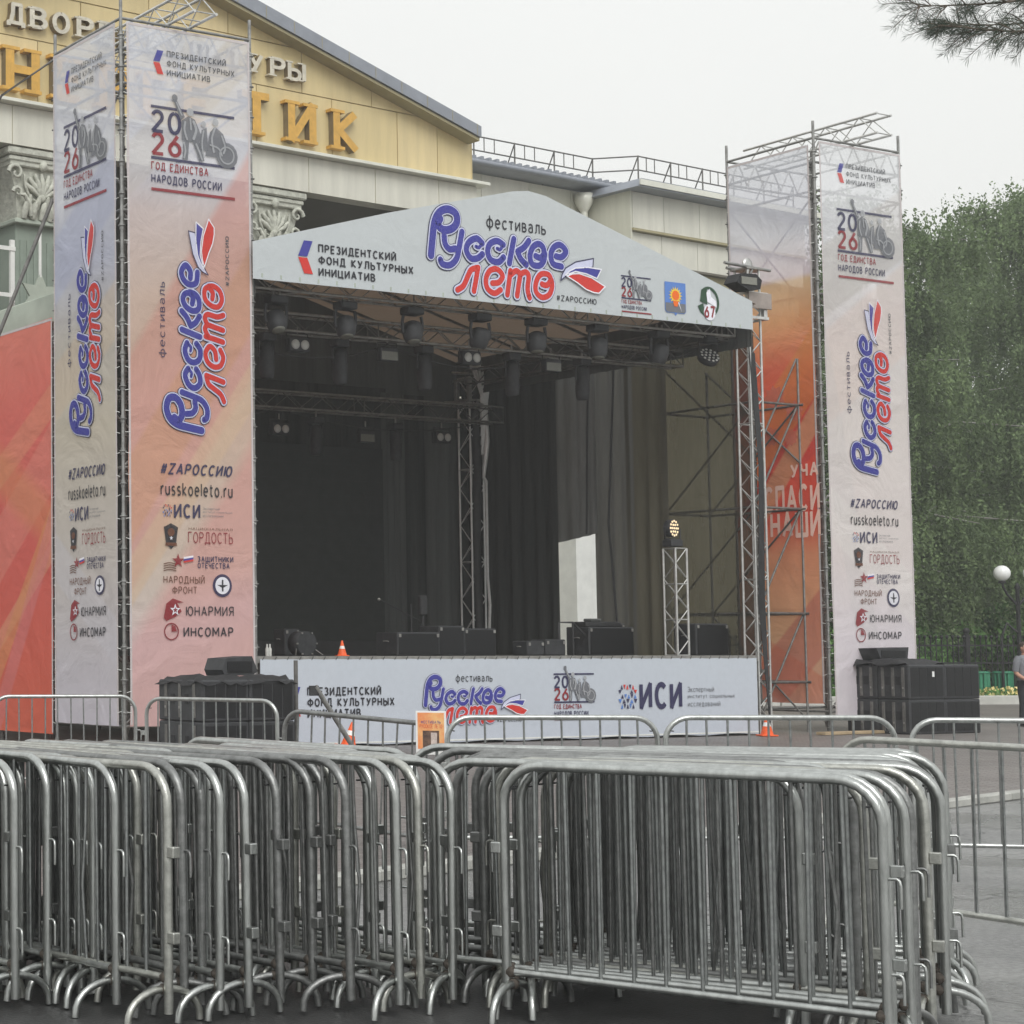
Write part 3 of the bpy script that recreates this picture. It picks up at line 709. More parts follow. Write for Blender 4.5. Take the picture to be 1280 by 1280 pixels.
# ================================================================== CROWD BARRIERS
BL = 1.56
def barrier_parts(L=BL, nb=10, rr=random.Random(1), bent=(), fa=90):
    """origin under the left post, panel along +x; returns list of (name, mesh, material)"""
    H = 1.1; r = .0205; R = .17
    pts = [(0,0,.06)]
    for k in range(0, 7): a = math.pi - k*math.pi/12; pts.append((R+R*math.cos(a), 0, H-R+R*math.sin(a)))
    pts2 = [(L-x, y, z) for x, y, z in reversed(pts)]
    fr_ = MB().path(pts+pts2, r, 10)
    rail = MB().tube((.015,0,.21),(L-.015,0,.21), .017, 10)
    bars = []
    for k in range(nb):
        x = (k+1)*L/(nb+1)
        zt = H-.014
        if x < R: zt = H-R+math.sqrt(max(0,R*R-(R-x)**2))
        if L-x < R: zt = H-R+math.sqrt(max(0,R*R-(R-(L-x))**2))
        j1, j2 = rr.uniform(-.006,.006), rr.uniform(-.006,.006)
        if k in bent: bars.append(MB().path([(x,0,.22),(x+rr.uniform(.01,.03),rr.uniform(-.03,.03),.55),(x+j1,rr.uniform(-.02,.02),.8),(x,0,zt)], .0082, 7))
        else: bars.append(MB().tube((x+j1,0,.22),(x+j2,0,zt), .0082, 7))
    hooks = []
    for z in (.73,.37):
        h = MB().path([(L+.012,0,z),(L+.045,0,z+.002),(L+.056,0,z-.006),(L+.06,0,z-.025),(L+.06,0,z-.11)], .0062, 6)
        hooks.append(('hook', h))
    for z in (.745,.385):
        e = MB().bbox(-.058,-.012,-.02,.02,z-.028,z+.02,.004)
        hooks.append(('eye_bracket', e))
    feet = []
    for x in (.03, L-.03):
        pp = [(x+.20*math.cos(a)*math.cos(R_(fa)), .20*math.cos(a)*math.sin(R_(fa)), .0165+.145*math.sin(a)**.8) for a in np.linspace(0, math.pi, 15)]
        feet.append(MB().path(pp, .0165, 8))
    return fr_, rail, bars, hooks, feet
def make_barrier(label, group, m, mb, L=BL, nb=10, seed=1, bent=(), fa=90):
    fr_, rail, bars, hooks, feet = barrier_parts(L, nb, random.Random(seed), bent, fa)
    w_ = MB()
    for (x, z) in ((.021,.21),(L-.021,.21),(.03,.16),(L-.03,.16)): w_.lathe([(.014,-.022),(.026,-.008),(.026,.008),(.014,.022)],8,(x,0,z))
    t = thing('crowd_barrier', label, 'crowd barrier', group=group)
    fr_.build('frame', m, t); rail.build('bottom_rail', m, t)
    for b in bars: b.build('bar', mb, t)
    for n, h in hooks: h.build(n, m, t)
    for f in feet: f.build('foot', m, t)
    tag(w_.build('weld_beads', M['weld'], t), kind='stuff')
    rv = MB()
    for x in (.048, L-.048): rv.lathe([(.0045,-.0225),(.0045,.0225)],6,(x,0,1.0),'y')
    tag(rv.build('rivet_holes', M['black'], t), kind='stuff')
    return t
proto_a = make_barrier('x', 'x', M['galv'], M['galv_bar'])
proto_b = make_barrier('x', 'x', M['galv_old'], M['galv_bar'], seed=2, bent=(3,))
proto_c = make_barrier('x', 'x', M['galv_c'], M['galv_c'], seed=3, bent=(6,7), fa=68)
proto_d = make_barrier('x', 'x', M['galv'], M['galv_c'], seed=4, bent=(1,8), fa=112)
proto_e = make_barrier('x', 'x', M['galv'], M['galv_bar'], seed=5, bent=(4,), fa=18)
for q in (proto_a, proto_b):    # alike pieces share one mesh each where possible
    pass
used = {'a': False, 'b': False, 'c': False, 'd': False, 'e': False}
rk = random.Random(77)
def put_barrier(p, ang, label, group, kind='a', flip=False, tilt=0, lean=0):
    """p = left end on the ground seen from the camera, ang = direction of the panel"""
    if 'stack' in label and 'very front' not in label: kind = kind if kind == 'e' else rk.choice('aabbccd')
    pr = {'a': proto_a, 'b': proto_b, 'c': proto_c, 'd': proto_d, 'e': proto_e}[kind]
    o = pr if not used[kind] else copy_tree(pr)
    used[kind] = True
    d = Vector((math.cos(ang), math.sin(ang), 0))
    if flip: loc = Vector((p[0], p[1], 0)) + d*BL; a = ang + math.pi
    else: loc = Vector((p[0], p[1], 0)); a = ang
    o.location = loc; o.rotation_euler = (lean, tilt, a)
    o['label'] = label; o['group'] = group
    return o
# left stack: panels side by side, their near right ends in a line
rnd = random.Random(11)
left = [(-78,1252),(-48,1256),(-14,1250),(18,1257),(58,1248),(83,1243),(115,1249),(143,1262),(168,1246),(207,1277),(227,1268),(248,1263),(270,1270),(306,1268),(345,1258),(385,1252),(403,1248),(432,1262),(462,1254),(492,1267),(518,1257),(545,1249),(557,1255)]
gl = 'crowd barriers stacked in the left foreground'
def end_from(x, yb):
    Y = 2405*1.6/(yb-813.0); return ((x+50)/2405.0*Y, Y)
vis = [i for i, (x, y) in enumerate(left) if x > 0]
for i, (x, yb) in enumerate(left):
    ex, ey = end_from(x, yb)
    ang = R_(-57 + rnd.uniform(-4, 4) + (1.5 if x < 100 else 0))
    if x == 207: ang = R_(-56)
    px_, py_ = ex - BL*math.cos(ang), ey - BL*math.sin(ang)
    if x <= 0: lab = 'crowd barrier of the left stack, near post '+ORD[2-i]+' beyond the left photo edge' 
    elif x == 207: lab = 'galvanised crowd barrier standing proud of the left stack, its long post nearest to the viewer'
    elif x == 557: lab = 'galvanised crowd barrier closing the left stack at its right end, hooks beside the gap'
    else: lab = 'galvanised steel crowd barrier in the left stack, ' + ORD[vis.index(i)] + ' near post from the left edge'
    put_barrier((px_, py_), ang, lab, gl, 'b' if rnd.random() < .3 else 'a', rnd.random() < .45, rnd.uniform(-.008,.008), rnd.uniform(-.012,.012))
# more panels of the left stack standing a step farther back between the others
for i in range(22):
    ex = -.15+i*.113+rnd.uniform(-.03,.03); ey = 9.15+rnd.uniform(-.25,.35)
    ang = R_(-56+rnd.uniform(-5,5))
    put_barrier((ex-BL*math.cos(ang), ey-BL*math.sin(ang)), ang, 'set-back crowd barrier in the left stack, '+ORD[i]+' of the rear ones from the left', gl, 'b' if rnd.random() < .4 else 'a', rnd.random() < .5, rnd.uniform(-.008,.008), rnd.uniform(-.015,.015))
# right stack: panels one behind the other
gr = 'crowd barriers stacked in the right foreground'
NR = 22
for k in range(NR):
    t = k/(NR-1)
    p = Vector((2.375+(3.28-2.375)*t**.9, 8.47+(9.9-8.47)*t, 0))
    ang = R_(-42.5 + 31*t**.8 + (rnd.uniform(-2.5, 2.5) if 0 < k < NR-1 else 0))
    sh = 0 if k in (0, NR-1) else (-.42 if k in (3, 7, 11) else (-.25 if k in (5, 13, 15) else rnd.uniform(-.06, .05)))
    d = Vector((math.cos(ang), math.sin(ang), 0))
    p = p + d*sh
    if k == 0: lab = 'galvanised crowd barrier at the very front of the right stack, seen whole'
    elif k == NR-1: lab = 'galvanised crowd barrier at the very back of the right stack, next to the stage side'
    else: lab = 'galvanised steel crowd barrier in the right stack, ' + ORD[k] + ' panel behind the front one' if k > 1 else 'galvanised crowd barrier directly behind the front panel of the right stack'
    put_barrier((p.x, p.y), ang, lab, gr, 'e' if k in (8,10,12,14,16,18,20) else 'a', k > 0 and rnd.random() < .4, rnd.uniform(-.006,.006), rnd.uniform(-.012,.012) if k else 0)
for k, (x, y, an) in enumerate(((2.42,9.42,-33),(2.50,9.1,-36),(2.36,9.75,-30),(2.46,8.86,-39),(2.56,9.95,-26),(2.34,10.1,-28))):
    put_barrier((x, y), R_(an), 'crowd barrier in the gap between the two stacks, '+ORD[k]+' of its bunch', gr, 'a', rnd.random() < .5, 0, rnd.uniform(-.015,.015))
# the fence line of barriers before the stage
gf = 'crowd barriers set up in a line in front of the stage'
def seg(x0,y0,x1,y1): return (x0,y0), math.atan2(y1-y0, x1-x0)
line = [((.36,21.0),(1.92,21.15),'far left, before the red side banner',0),
        ((1.95,20.2),(3.15,19.2),'before the left speaker stack',0),
        ((2.70,16.3),(3.72,15.05),'sloping down right from the left speaker stack, poster at its end',.05),
        ((3.64,14.45),(5.2,14.42),'before the middle of the stage skirt, right of the poster',0),
        ((5.26,14.42),(6.95,14.38),'before the right end of the stage skirt and the cone',0),
        ((6.86,13.95),(8.40,13.6),'before the right speakers, farther of two at the right edge',0)]
for (a, b, lab, ti) in line:
    o = put_barrier(a, math.atan2(b[1]-a[1], b[0]-a[0]), 'grey crowd barrier '+lab, gf, 'a', False, ti)
    o.scale = (math.hypot(b[0]-a[0], b[1]-a[1])/BL, 1, 1)
o = put_barrier((5.02,11.05), math.atan2(-1.16,.46), 'grey crowd barrier hooked to the right stack, nearer of two at the right edge', gf, 'a')
o.scale = (1.25, 1, 1.0)
ext = [(-1.35,21.0)]
# a stray hoop of chain / orange strap under the stack is not built; cardboard-coloured poster clipped to the fence
t = thing('poster', 'small orange festival poster with a photo, clipped to the barrier between cone and stage logo', 'poster', (3.62,14.86,0), math.atan2(-1.25,1.02)+R_(28))
MB().bbox(-.115,.115,-.008,.0,.80,1.135,.002).build('sheet', M['white_pl'], t)
MB().box(-.10,.10,-.0098,-.0085,.845,1.122).build('print', mat('poster_orange', (.78,.20,.07), .5, 0, .5, 7, col2=(.85,.52,.22)), t)
MB().box(-.062,.062,-.0112,-.0099,.855,.985).build('photo_print', mat('poster_photo', (.20,.12,.08), .5, 0, .6, 40, col2=(.05,.03,.03)), t)
MB().box(.0,.045,-.0125,-.0115,.88,.97).build('figure_print', mat('poster_figure', (.6,.5,.45), .5, 0, .3, 40), t)
text_on(t, 'ФЕСТИВАЛЬ', -.075, .075, 1.04, 1.06, INK['stage']['blue'], -.011, .0)
text_on(t, 'РУССКОЕ ЛЕТО', -.085, .085, 1.005, 1.032, INK['stage']['red'], -.011, .0)

# ================================================================== SCAFFOLD TOWERS
def tube_me(name, l, r, m, axis='x', n=7):
    p = {'x': (l,0,0), 'y': (0,l,0), 'z': (0,0,l)}[axis]
    return MB().tube((0,0,0), p, r, n).mesh(name, m)
def standard_mesh(h, m, step=.5, z0=.15):
    b = MB().tube((0,0,0),(0,0,h), .027, 8)
    b.bbox(-.08,.08,-.08,.08,-.0,.012,.002)
    z = z0
    while z < h-.1:
        b.lathe([(.028,-.012),(.062,-.006),(.062,.006),(.028,.012)], 8, (0,0,z))
        b.tube((0,0,z-.06),(0,0,z+.05), .036, 8)
        z += step
    return b.mesh('standard', m)
TW, TD = 2.43, 2.06
def tower(base_a, label, mirror=False):
    t = thing('scaffold_tower', label, 'scaffold tower', sw(base_a, 0), SA)
    sm = standard_mesh(11.75, M['scaf'])
    for (x, y) in ((0,0),(TW,0),(0,TD),(TW,TD)): inst('standard', sm, t, (x, y, 0))
    s2 = standard_mesh(11.2, M['scaf_dark'], .5, .4)
    inst('standard', s2, t, (.13, .16, 0))
    lx = tube_me('ledger', TW, .024, M['scaf'], 'x'); ly = tube_me('ledger', TD, .024, M['scaf'], 'y')
    for z in (.45, 2.4, 4.4, 6.4, 8.4, 10.4, 10.95, 11.42):
        for y in (0, TD): inst('ledger', lx, t, (0, y, z))
        for x in (0, TW): inst('ledger', ly, t, (x, 0, z))
    # diagonals of each bay
    zz = [.45, 2.4, 4.4, 6.4, 8.4, 10.4]
    for i in range(5):
        z0, z1 = zz[i], zz[i+1]
        for y in (.04, TD-.04):
            b = MB(); (b.tube((0,y,z0),(TW,y,z1),.02,6) if (i % 2 == 0) ^ (y > 1) else b.tube((TW,y,z0),(0,y,z1),.02,6)); b.build('brace', M['scaf'], t)
        for x in (.04, TW-.04):
            b = MB(); (b.tube((x,0,z0),(x,TD,z1),.02,6) if (i % 2 == 1) ^ (x > 1) else b.tube((x,TD,z0),(x,0,z1),.02,6)); b.build('brace', M['scaf'], t)
        if i % 2 == 1 or i == 4:
            b = MB().tube((.04,TD-.06,z0),(.04,.06,z1),.018,6) if i != 4 else MB().tube((TW,.06,z0),(0,.06,z1),.018,6)
            b.build('brace', M['scaf'], t)
    # lattice girder along the top of the front
    for y in (.07, TD-.07):
        b = MB()
        n = 5
        for k in range(n):
            xa, xb = TW*k/n, TW*(k+1)/n; xm = (xa+xb)/2
            b.tube((xa,y,10.97),(xm,y,11.40),.014,6); b.tube((xm,y,11.40),(xb,y,10.97),.014,6)
        b.build('girder_lacing', M['alu_dim'], t)
    # hoist beam across the top, sticking out to the front
    xb = 1.1
    for k, (dx, dz) in enumerate(((-.2,0),(.2,0),(-.2,.38),(.2,.38))):
        MB().tube((xb+dx,-.72,11.46+dz),(xb+dx,TD+.35,11.46+dz),.025,8).build('beam_chord', M['alu'], t)
    b = MB(); n = 8; L_ = (TD+1.0)/n
    for k in range(n):
        ya, yb_ = -.70+L_*k, -.70+L_*(k+1)
        for dx in (-.2,.2):
            b.tube((xb+dx,ya,11.46),(xb+dx,yb_,11.84) if k%2==0 else (xb+dx,yb_,11.46),.012,5) if False else None
            if k % 2 == 0: b.tube((xb+dx,ya,11.46),(xb+dx,yb_,11.84),.012,5)
            else: b.tube((xb+dx,ya,11.84),(xb+dx,yb_,11.46),.012,5)
        b.tube((xb-.2,ya,11.46),(xb+.2,ya,11.46),.012,5); b.tube((xb-.2,ya,11.84),(xb+.2,ya,11.84),.012,5)
    b.build('beam_lacing', M['alu'], t)
    for x in (0, TW):
        for y in (0, TD): MB().bbox(x-.18,x+.18,y-.12,y+.12,.0-.0,.045,.005).build('sole_board', M['wood'], t)
    return t
A_L, A_R = -2.33, 13.22
tower(A_L, 'tall scaffold tower left of the stage, wrapped in printed mesh banners')
tower(A_R, 'tall scaffold tower right of the stage, wrapped in printed mesh banners')

def banner(name, label, loc, rz, x0, x1, z0, z1, m, group=None, seed=0, ties=True):
    """banner cloth in local xz, facing -y, slightly wavy rim"""
    t = thing(name, label, 'banner', loc, rz, group)
    rr = random.Random(seed)
    n, k = 5, 24
    xs = [x0+(x1-x0)*i/n for i in range(n+1)]; zs = [z0+(z1-z0)*j/k for j in range(k+1)]
    wl = [rr.uniform(-.012,.012) for _ in zs]; wr = [rr.uniform(-.012,.012) for _ in zs]
    vs = []
    for j, z in enumerate(zs):
        for i, x in enumerate(xs):
            dx = wl[j] if i == 0 else (wr[j] if i == n else 0)
            vs.append((x+dx, 0, z + (rr.uniform(-.012,.004) if j in (0, k) and 0 < i < n else 0)))
    fs = [(j*(n+1)+i, j*(n+1)+i+1, (j+1)*(n+1)+i+1, (j+1)*(n+1)+i) for j in range(k) for i in range(n)]
    b = MB(); b.add(vs, fs)
    o = b.build('cloth', m, t)
    h = MB()
    for (u0, u1) in ((x0, x0+.035), (x1-.035, x1)): h.box(u0, u1, -.004, -.002, z0+.02, z1-.02)
    h.box(x0+.04, x1-.04, -.004, -.002, z1-.05, z1-.01); h.build('hem', M['hem'], t)
    if ties:
        q = MB(); z = z0+.2
        while z < z1:
            for s_, x in ((-1, x0), (1, x1)):
                q.tube((x-s_*.02, -.006, z), (x+s_*.05, .02, z+rr.uniform(-.03,.03)), .006, 4)
            z += .33
        q.build('tie_cords', M['white'], t)['kind'] = 'stuff'
    return t
M['hem'] = mat('banner_hem', (.55,.50,.50), .7, 0, .1, 4)
bA = banner_mat('left_tower_front_print', [(0,(232,220,224)),(.12,(230,214,208)),(.26,(222,198,178)),(.45,(218,180,154)),(.62,(222,190,170)),(.74,(226,206,202)),(.80,(222,222,234)),(1,(226,230,242))],
   [(.83,-.55,-3.35,2.0,.12,(226,134,118),.66),(.83,-.55,-2.5,.75,.08,(218,144,88),.65),(.81,-.585,-.98,2.2,.25,(232,134,126),.55),(.81,-.585,-1.75,.45,.06,(230,190,146),.6),
    (-.6,.8,4.6,.7,.9,(206,150,110),.35),(.7,-.7,-6.6,.6,.06,(206,196,186),.4),(-.3,.95,1.2,.6,.8,(240,190,196),.5)], alpha=(.06,.25,5,11.0), trans=.22, milk=.24)
bB = banner_mat('left_tower_side_print', [(0,(214,208,222)),(.12,(212,206,214)),(.26,(210,200,192)),(.45,(208,196,172)),(.58,(204,196,184)),(.68,(196,200,222)),(.78,(222,224,236)),(1,(230,234,244))],
   [(-.55,.835,6.0,.9,.1,(184,192,226),.55),(-.5,.87,4.6,.8,.08,(226,196,158),.45),(.6,.8,2.2,.6,.06,(220,218,228),.4)], alpha=(.05,.24,5,11.0), trans=.22, milk=.24)
bC = banner_mat('right_tower_front_print', [(0,(244,236,246)),(.16,(242,232,240)),(.3,(240,228,226)),(.55,(238,228,224)),(.74,(240,234,236)),(.85,(244,244,250)),(1,(240,243,246))],
   [(-.55,.835,4.9,1.5,.1,(242,218,208),.5),(-.5,.87,6.9,1.2,.08,(206,198,192),.55),(.98,.2,1.0,.6,.06,(214,210,210),.3),(.6,.8,3.0,.8,.06,(248,242,238),.5)], alpha=(.08,.26,5,11.0), trans=.22, milk=.24)
bD = banner_mat('right_tower_side_print', [(0,(242,200,176)),(.08,(242,188,160)),(.16,(242,186,142)),(.30,(244,160,120)),(.36,(240,88,66)),(.52,(238,80,62)),(.62,(244,112,80)),(.70,(246,172,116)),(.765,(240,200,158)),(.775,(240,222,230)),(.85,(236,236,248)),(1,(232,236,244))],
   [(.62,-.78,-4.3,1.3,.05,(214,70,64),.6),(.75,-.66,-3.7,.9,.05,(234,150,72),.5),(-.8,.6,1.9,.4,.05,(230,190,140),.5),
    (.7,-.7,-.6,.9,.05,(214,106,100),.55),(.5,.86,1.0,.9,.05,(230,122,92),.5)], alpha=(.02,.30,6.8,9.4), trans=.3, milk=0)
bE = banner_mat('left_wing_print', [(0,(228,92,50)),(.25,(226,84,56)),(.5,(226,82,68)),(.8,(234,100,84)),(1,(240,126,104))],
   [(-.62,.78,-1.9,.28,.04,(232,160,120),.55),(-.62,.78,-1.0,.9,.05,(236,150,128),.35),(-.8,.6,-3.4,.3,.04,(228,146,80),.6),(-.5,.86,1.2,.5,.05,(236,150,110),.5),(.5,.86,6.2,.7,.3,(224,140,70),.45),(-.85,.5,-4.2,.35,.05,(226,126,126),.5)], alpha=.03, zr=(0,7), trans=.25, milk=.10)
t = banner('tower_banner', 'printed banner on the left tower, broad side facing the viewer, orange and lilac', sw(A_L+.06, -.07), SA, 0, TW-.12, .45, 11.36, bA, 'tower banners', 1)
tower_print(t, -.06, TW-.06, INK['tower'])
t = banner('tower_banner', 'printed banner on the left tower, narrow side facing left, beige and lilac', sw(A_L-.07, TD-.06), SA-math.pi/2, 0, TD-.12, .45, 11.36, bB, 'tower banners', 2)
tower_print(t, -.06, TD-.06, INK['tower'])
t = banner('tower_banner', 'pale printed banner on the right tower, side facing the viewer, nearly white', sw(A_R+.06, -.07), SA, 0, TW-.12, .36, 11.36, bC, 'tower banners', 3)
tower_print(t, -.06, TW-.06, INK['far'])
t = banner('tower_banner', 'banner on the right tower, side facing the stage, red and orange with white Russian words', sw(A_R-.07, TD-.06), SA-math.pi/2, 0, TD-.12, .60, 11.30, bD, 'tower banners', 4)
I = INK['far']
text_on(t, 'УЧА', 1.32, 1.96, 4.93, 5.16, I['halo2'], -.012, .03)
text_on(t, 'СПАСИ', .70, 1.97, 4.30, 4.74, I['halo2'], -.012, .03)
text_on(t, 'НАШИ', .82, 1.97, 3.80, 4.24, I['halo2'], -.012, .03)
f = Flat(lambda p: p)
for (x, z, r_) in ((.6,6.1,.2),(1.0,6.5,.26),(1.45,6.2,.22),(.9,5.75,.2),(1.35,5.7,.18)):
    star_fan(f, x, z, r_, -.012, 9, .72, x)
f.build('figure_print', ink('far_ink_salmon', (226,120,96), .8), t)
# side wing banner running back from the left tower, and its scaffold
t = banner('wing_banner', 'large red banner with orange streaks left of the left tower', sw(A_L-.02, TD+7.0), SA-math.pi/2, 0, 6.9, .25, 7.05, bE, None, 5)
t = thing('scaffold_wing', 'scaffold frame carrying the red banner, left of the left tower', 'scaffold', sw(A_L+.1, TD), SA)
sm = standard_mesh(7.0, M['scaf_dark'])
for k in range(1, 4): inst('standard', sm, t, (0, 2.07*k, 0)); inst('standard', sm, t, (1.0, 2.07*k, 0))
ly = tube_me('ledger', 6.6, .024, M['scaf_dark'], 'y')
for z in (1,3,5,6.9):
    inst('ledger', ly, t, (0, 0, z)); inst('ledger', ly, t, (1.0, 0, z))
for k in range(3): MB().tube((0,2.07*k,1+2*k%3),(0,2.07*(k+1),3+2*k%3),.02,6).build('brace', M['scaf_dark'], t)
# steel guy tube leaning from the left tower
tag(MB().tube(sw(A_L-.05,TD,9.0), sw(A_L-1.0,TD+.4,6.4), .035, 8).build('leaning_brace', M['scaf_dark']), 'dark steel tube leaning away from the left tower before the pale column', 'brace')
# planks on the ground by the towers
for (a, b, l, lab) in ((-4.6,-.35,3.6,'pale wooden plank lying at the foot of the left tower'),(12.2,-.6,4.2,'pale wooden plank lying at the foot of the right tower')):
    tag(MB().bbox(0,l,-.1,.1,.055,.11,.006).build('plank', M['wood'], None, sw(a,b), SA+R_(2)), lab, 'plank')
# scaffold bay between stage and right tower, dark ones seen through the mesh
t = thing('scaffold_wing', 'dark scaffold bay behind the mesh curtain between the stage and the right tower', 'scaffold', sw(11.9, .35), SA)
sm = standard_mesh(7.3, M['scaf_dark'], .5)
for (x,y) in ((0,.1),(0,2.3)): inst('standard', sm, t, (x,y,0))
sm2 = MB().tube((0,0,0),(0,0,7.2),.024,8).mesh('standard', M['scaf'])
for y in (.1,2.3): inst('standard', sm2, t, (1.25,y,0))
for z in (1.0,2.3,4.3,6.3):
    for y in (.1,2.3): MB().tube((0,y,z),(1.3,y,z),.024,6).build('ledger', M['scaf_dark'], t)
    for x in (0,1.25): MB().tube((x,0,z),(x,2.4,z),.024,6).build('ledger', M['scaf_dark'], t)
for (z0,z1,s_) in ((.3,2.3,0),(2.3,4.3,1),(4.3,6.3,1),(5.2,7.2,0)):
    for x in (.03,1.22): MB().tube((x,.1 if s_ else 2.3,z1),(x,2.3 if s_ else .1,z0),.02,6).build('brace', M['scaf_dark'], t)
    MB().tube((0,.13,z0),(1.25,.13,z1),.02,6).build('brace', M['scaf_dark'], t)

# ================================================================== STAGE
st = thing('stage_platform', 'raised black stage deck between the two banner towers', 'stage', sw(0,0), SA)
MB().box(.12,11.32,.02,8.0,1.40,1.50).build('deck', M['deck'], st)
MB().box(.12,11.32,-.005,.018,1.40,1.508).build('front_edge', M['alu_dim'], st)
lm = MB().tube((0,0,0),(0,0,1.395),.03,8).mesh('leg', M['scaf_dark'])
for i in range(8):
    for j in range(4): inst('leg', lm, st, (.25+i*1.55, .12+j*2.5, 0))
MB().box(.12,11.32,.3,.32,0,1.36).build('underskirt', M['drape'], st)
t = thing('stage_skirt_banner', 'long pale banner with logos hanging below the stage front edge', 'banner', sw(0,-.03), SA)
skm = banner_mat('stage_skirt_print', [(0,(196,202,213)),(1,(198,205,214))], [], alpha=.0, zr=(0,1.5), trans=.05, crease=.02, milk=0)
canm = banner_mat('canopy_fascia_print', [(0,(200,206,209)),(1,(202,207,208))], [], alpha=.0, zr=(7,10), trans=.1, crease=.03, milk=0)
b = MB(); nx = 44
vs = []
for i in range(nx+1):
    x = .16+(11.25-.16)*i/nx
    vs += [(x,0,.085+.012*math.sin(i*1.1)),(x,0,1.462-.008*(i%2))]
b.add(vs, [(2*i,2*i+2,2*i+3,2*i+1) for i in range(nx)]); b.build('cloth', skm, t)
MB().box(.16,11.25,-.006,-.002,.10,.125).build('hem', M['white'], t)
b = MB()
for i in range(46): b.tube((.2+i*.24,-.008,1.45),(.24+i*.24,.0,1.50),.006,4)
b.build('tie_cords', M['black'], t)['kind'] = 'stuff'
I = INK['stage']; T = lambda *a, **k: text_on(t, *a, **k)
fund_mark(t, .70, .93, .55, 1.02, I, -.010)
T('ПРЕЗИДЕНТСКИЙ', 1.06, 2.55, .885, 1.0, I['dark'], -.010, .03)
T('ФОНД КУЛЬТУРНЫХ', 1.06, 2.82, .71, .825, I['dark'], -.010, .03)
T('ИНИЦИАТИВ', 1.06, 2.13, .535, .65, I['dark'], -.010, .03)
sc = .563
mp = lambda p: (3.40+(p[0]+1.65)*sc, .78+p[1]*sc)
festival_logo(t, mp, I, lambda: T('фестиваль', 4.12, 4.92, 1.05, 1.20, I['dark'], -.010, .0), lambda: T('#ZAРОССИЮ', 5.0, 5.55, .40, .45, I['dark'], -.010), -.010)
year_block(t, 6.29, 7.22, .40, 1.34, I, -.010)
hex_mark(t, 7.78, 8.24, .58, 1.0, I)
T('ИСИ', 8.29, 9.33, .60, 1.0, I['navy'], -.012, .035)
for k, (s_, x1) in enumerate((('Экспертный',10.13),('институт социальных',10.65),('исследований',10.28))):
    T(s_, 9.47, x1, .86-.13*k, .945-.13*k, I['grey'], -.010, .0)

# canopy: fascia gable, roof cloth, rafters
t = thing('canopy_fascia_banner', 'pale grey gable banner with the festival logo across the front of the stage roof', 'banner', sw(-.13,-.16), SA)
out = [(.14,7.50),(3,7.515),(6,7.52),(9,7.525),(11.38,7.53),(11.38,8.06),(8.9,8.78),(6.35,9.50),(5.95,9.545),(5.6,9.50),(2.9,8.85),(.14,8.10)]
b = MB(); b.prism(out, 0, .012); b.build('cloth', canm, t)
b = MB()
for i in range(30): b.box(.3+i*.37,.33+i*.37,-.004,-.001,7.535,7.60)
b.build('hem_stitching', M['cowl'], t)['kind'] = 'stuff'
T = lambda *a, **k: text_on(t, *a, **k)
fund_mark(t, 1.02, 1.31, 7.67, 8.21, I, -.010)
T('ПРЕЗИДЕНТСКИЙ', 1.42, 3.02, 8.05, 8.165, I['dark'], -.010, .03)
T('ФОНД КУЛЬТУРНЫХ', 1.42, 3.38, 7.86, 7.975, I['dark'], -.010, .03)
T('ИНИЦИАТИВ', 1.42, 2.58, 7.665, 7.78, I['dark'], -.010, .03)
mp = lambda p: (5.3+p[0], 8.35+p[1])
festival_logo(t, mp, I, lambda: T('фестиваль', 4.98, 6.33, 8.76, 9.02, I['dark'], -.010, .005), lambda: T('#ZAРОССИЮ', 6.54, 7.48, 7.68, 7.77, I['dark'], -.010, .01), -.010)
year_block(t, 8.08, 8.80, 7.60, 8.37, I, -.010)
idm = lambda p: p
f = Flat(idm); f.poly([(9.14,7.72),(9.18,7.68),(9.36,7.68),(9.40,7.63),(9.44,7.68),(9.62,7.68),(9.66,7.72),(9.66,8.24),(9.14,8.24)], -.010); f.build('crest_print', I['sky'], t)
f = Flat(idm); f.poly([(9.15,7.72),(9.19,7.69),(9.61,7.69),(9.65,7.72),(9.65,7.86),(9.15,7.86)], -.013); f.build('crest_print', I['grey'], t)
f = Flat(idm); star_fan(f, 9.40, 8.0, .17, -.016, 16, .62); f.build('crest_print', I['yellow'], t)
f = Flat(idm); f.disc(9.40, 8.0, .09, -.019); f.poly([(9.33,7.9),(9.47,7.9),(9.44,7.80),(9.36,7.80)], -.0195); f.build('crest_print', I['orange'], t)
f = Flat(idm); f.poly([(9.44,7.90),(9.48,7.88),(9.55,7.70)], -.019); f.build('crest_print', I['white'], t)
f = Flat(idm); f.stroke([(10.24+.24*math.cos(a), 7.95+.26*math.sin(a)) for a in np.linspace(-.9, 2.2, 12)], .05, -.010); f.poly([(10.02,7.95),(10.06,8.17),(10.2,8.22),(10.2,7.9)], -.0105); f.poly([(9.96,7.86),(10.1,7.92),(10.15,7.68),(10.03,7.74)], -.011); f.build('emblem_print', I['green'], t)
f = Flat(idm); f.poly([(10.18,8.12),(10.27,8.2),(10.3,8.05),(10.42,7.98),(10.44,7.86),(10.2,7.95)], -.016); f.disc(10.25,7.76,.15,-.016); tag(f.build('emblem_print', I['white'], t), kind='stuff')
text_on(t, '67', 10.11, 10.38, 7.67, 7.86, I['dred'], -.022, .03)
roofm_ = banner_mat('roof_cloth', [(0,(112,98,86)),(1,(126,106,88))], [(1,0,2.2,3.2,.3,(128,92,68),.6)], alpha=0.0, zr=(7,10), trans=.38, milk=0)
t = thing('stage_roof', 'dark gabled cloth roof over the stage', 'roof', sw(0,0), SA)
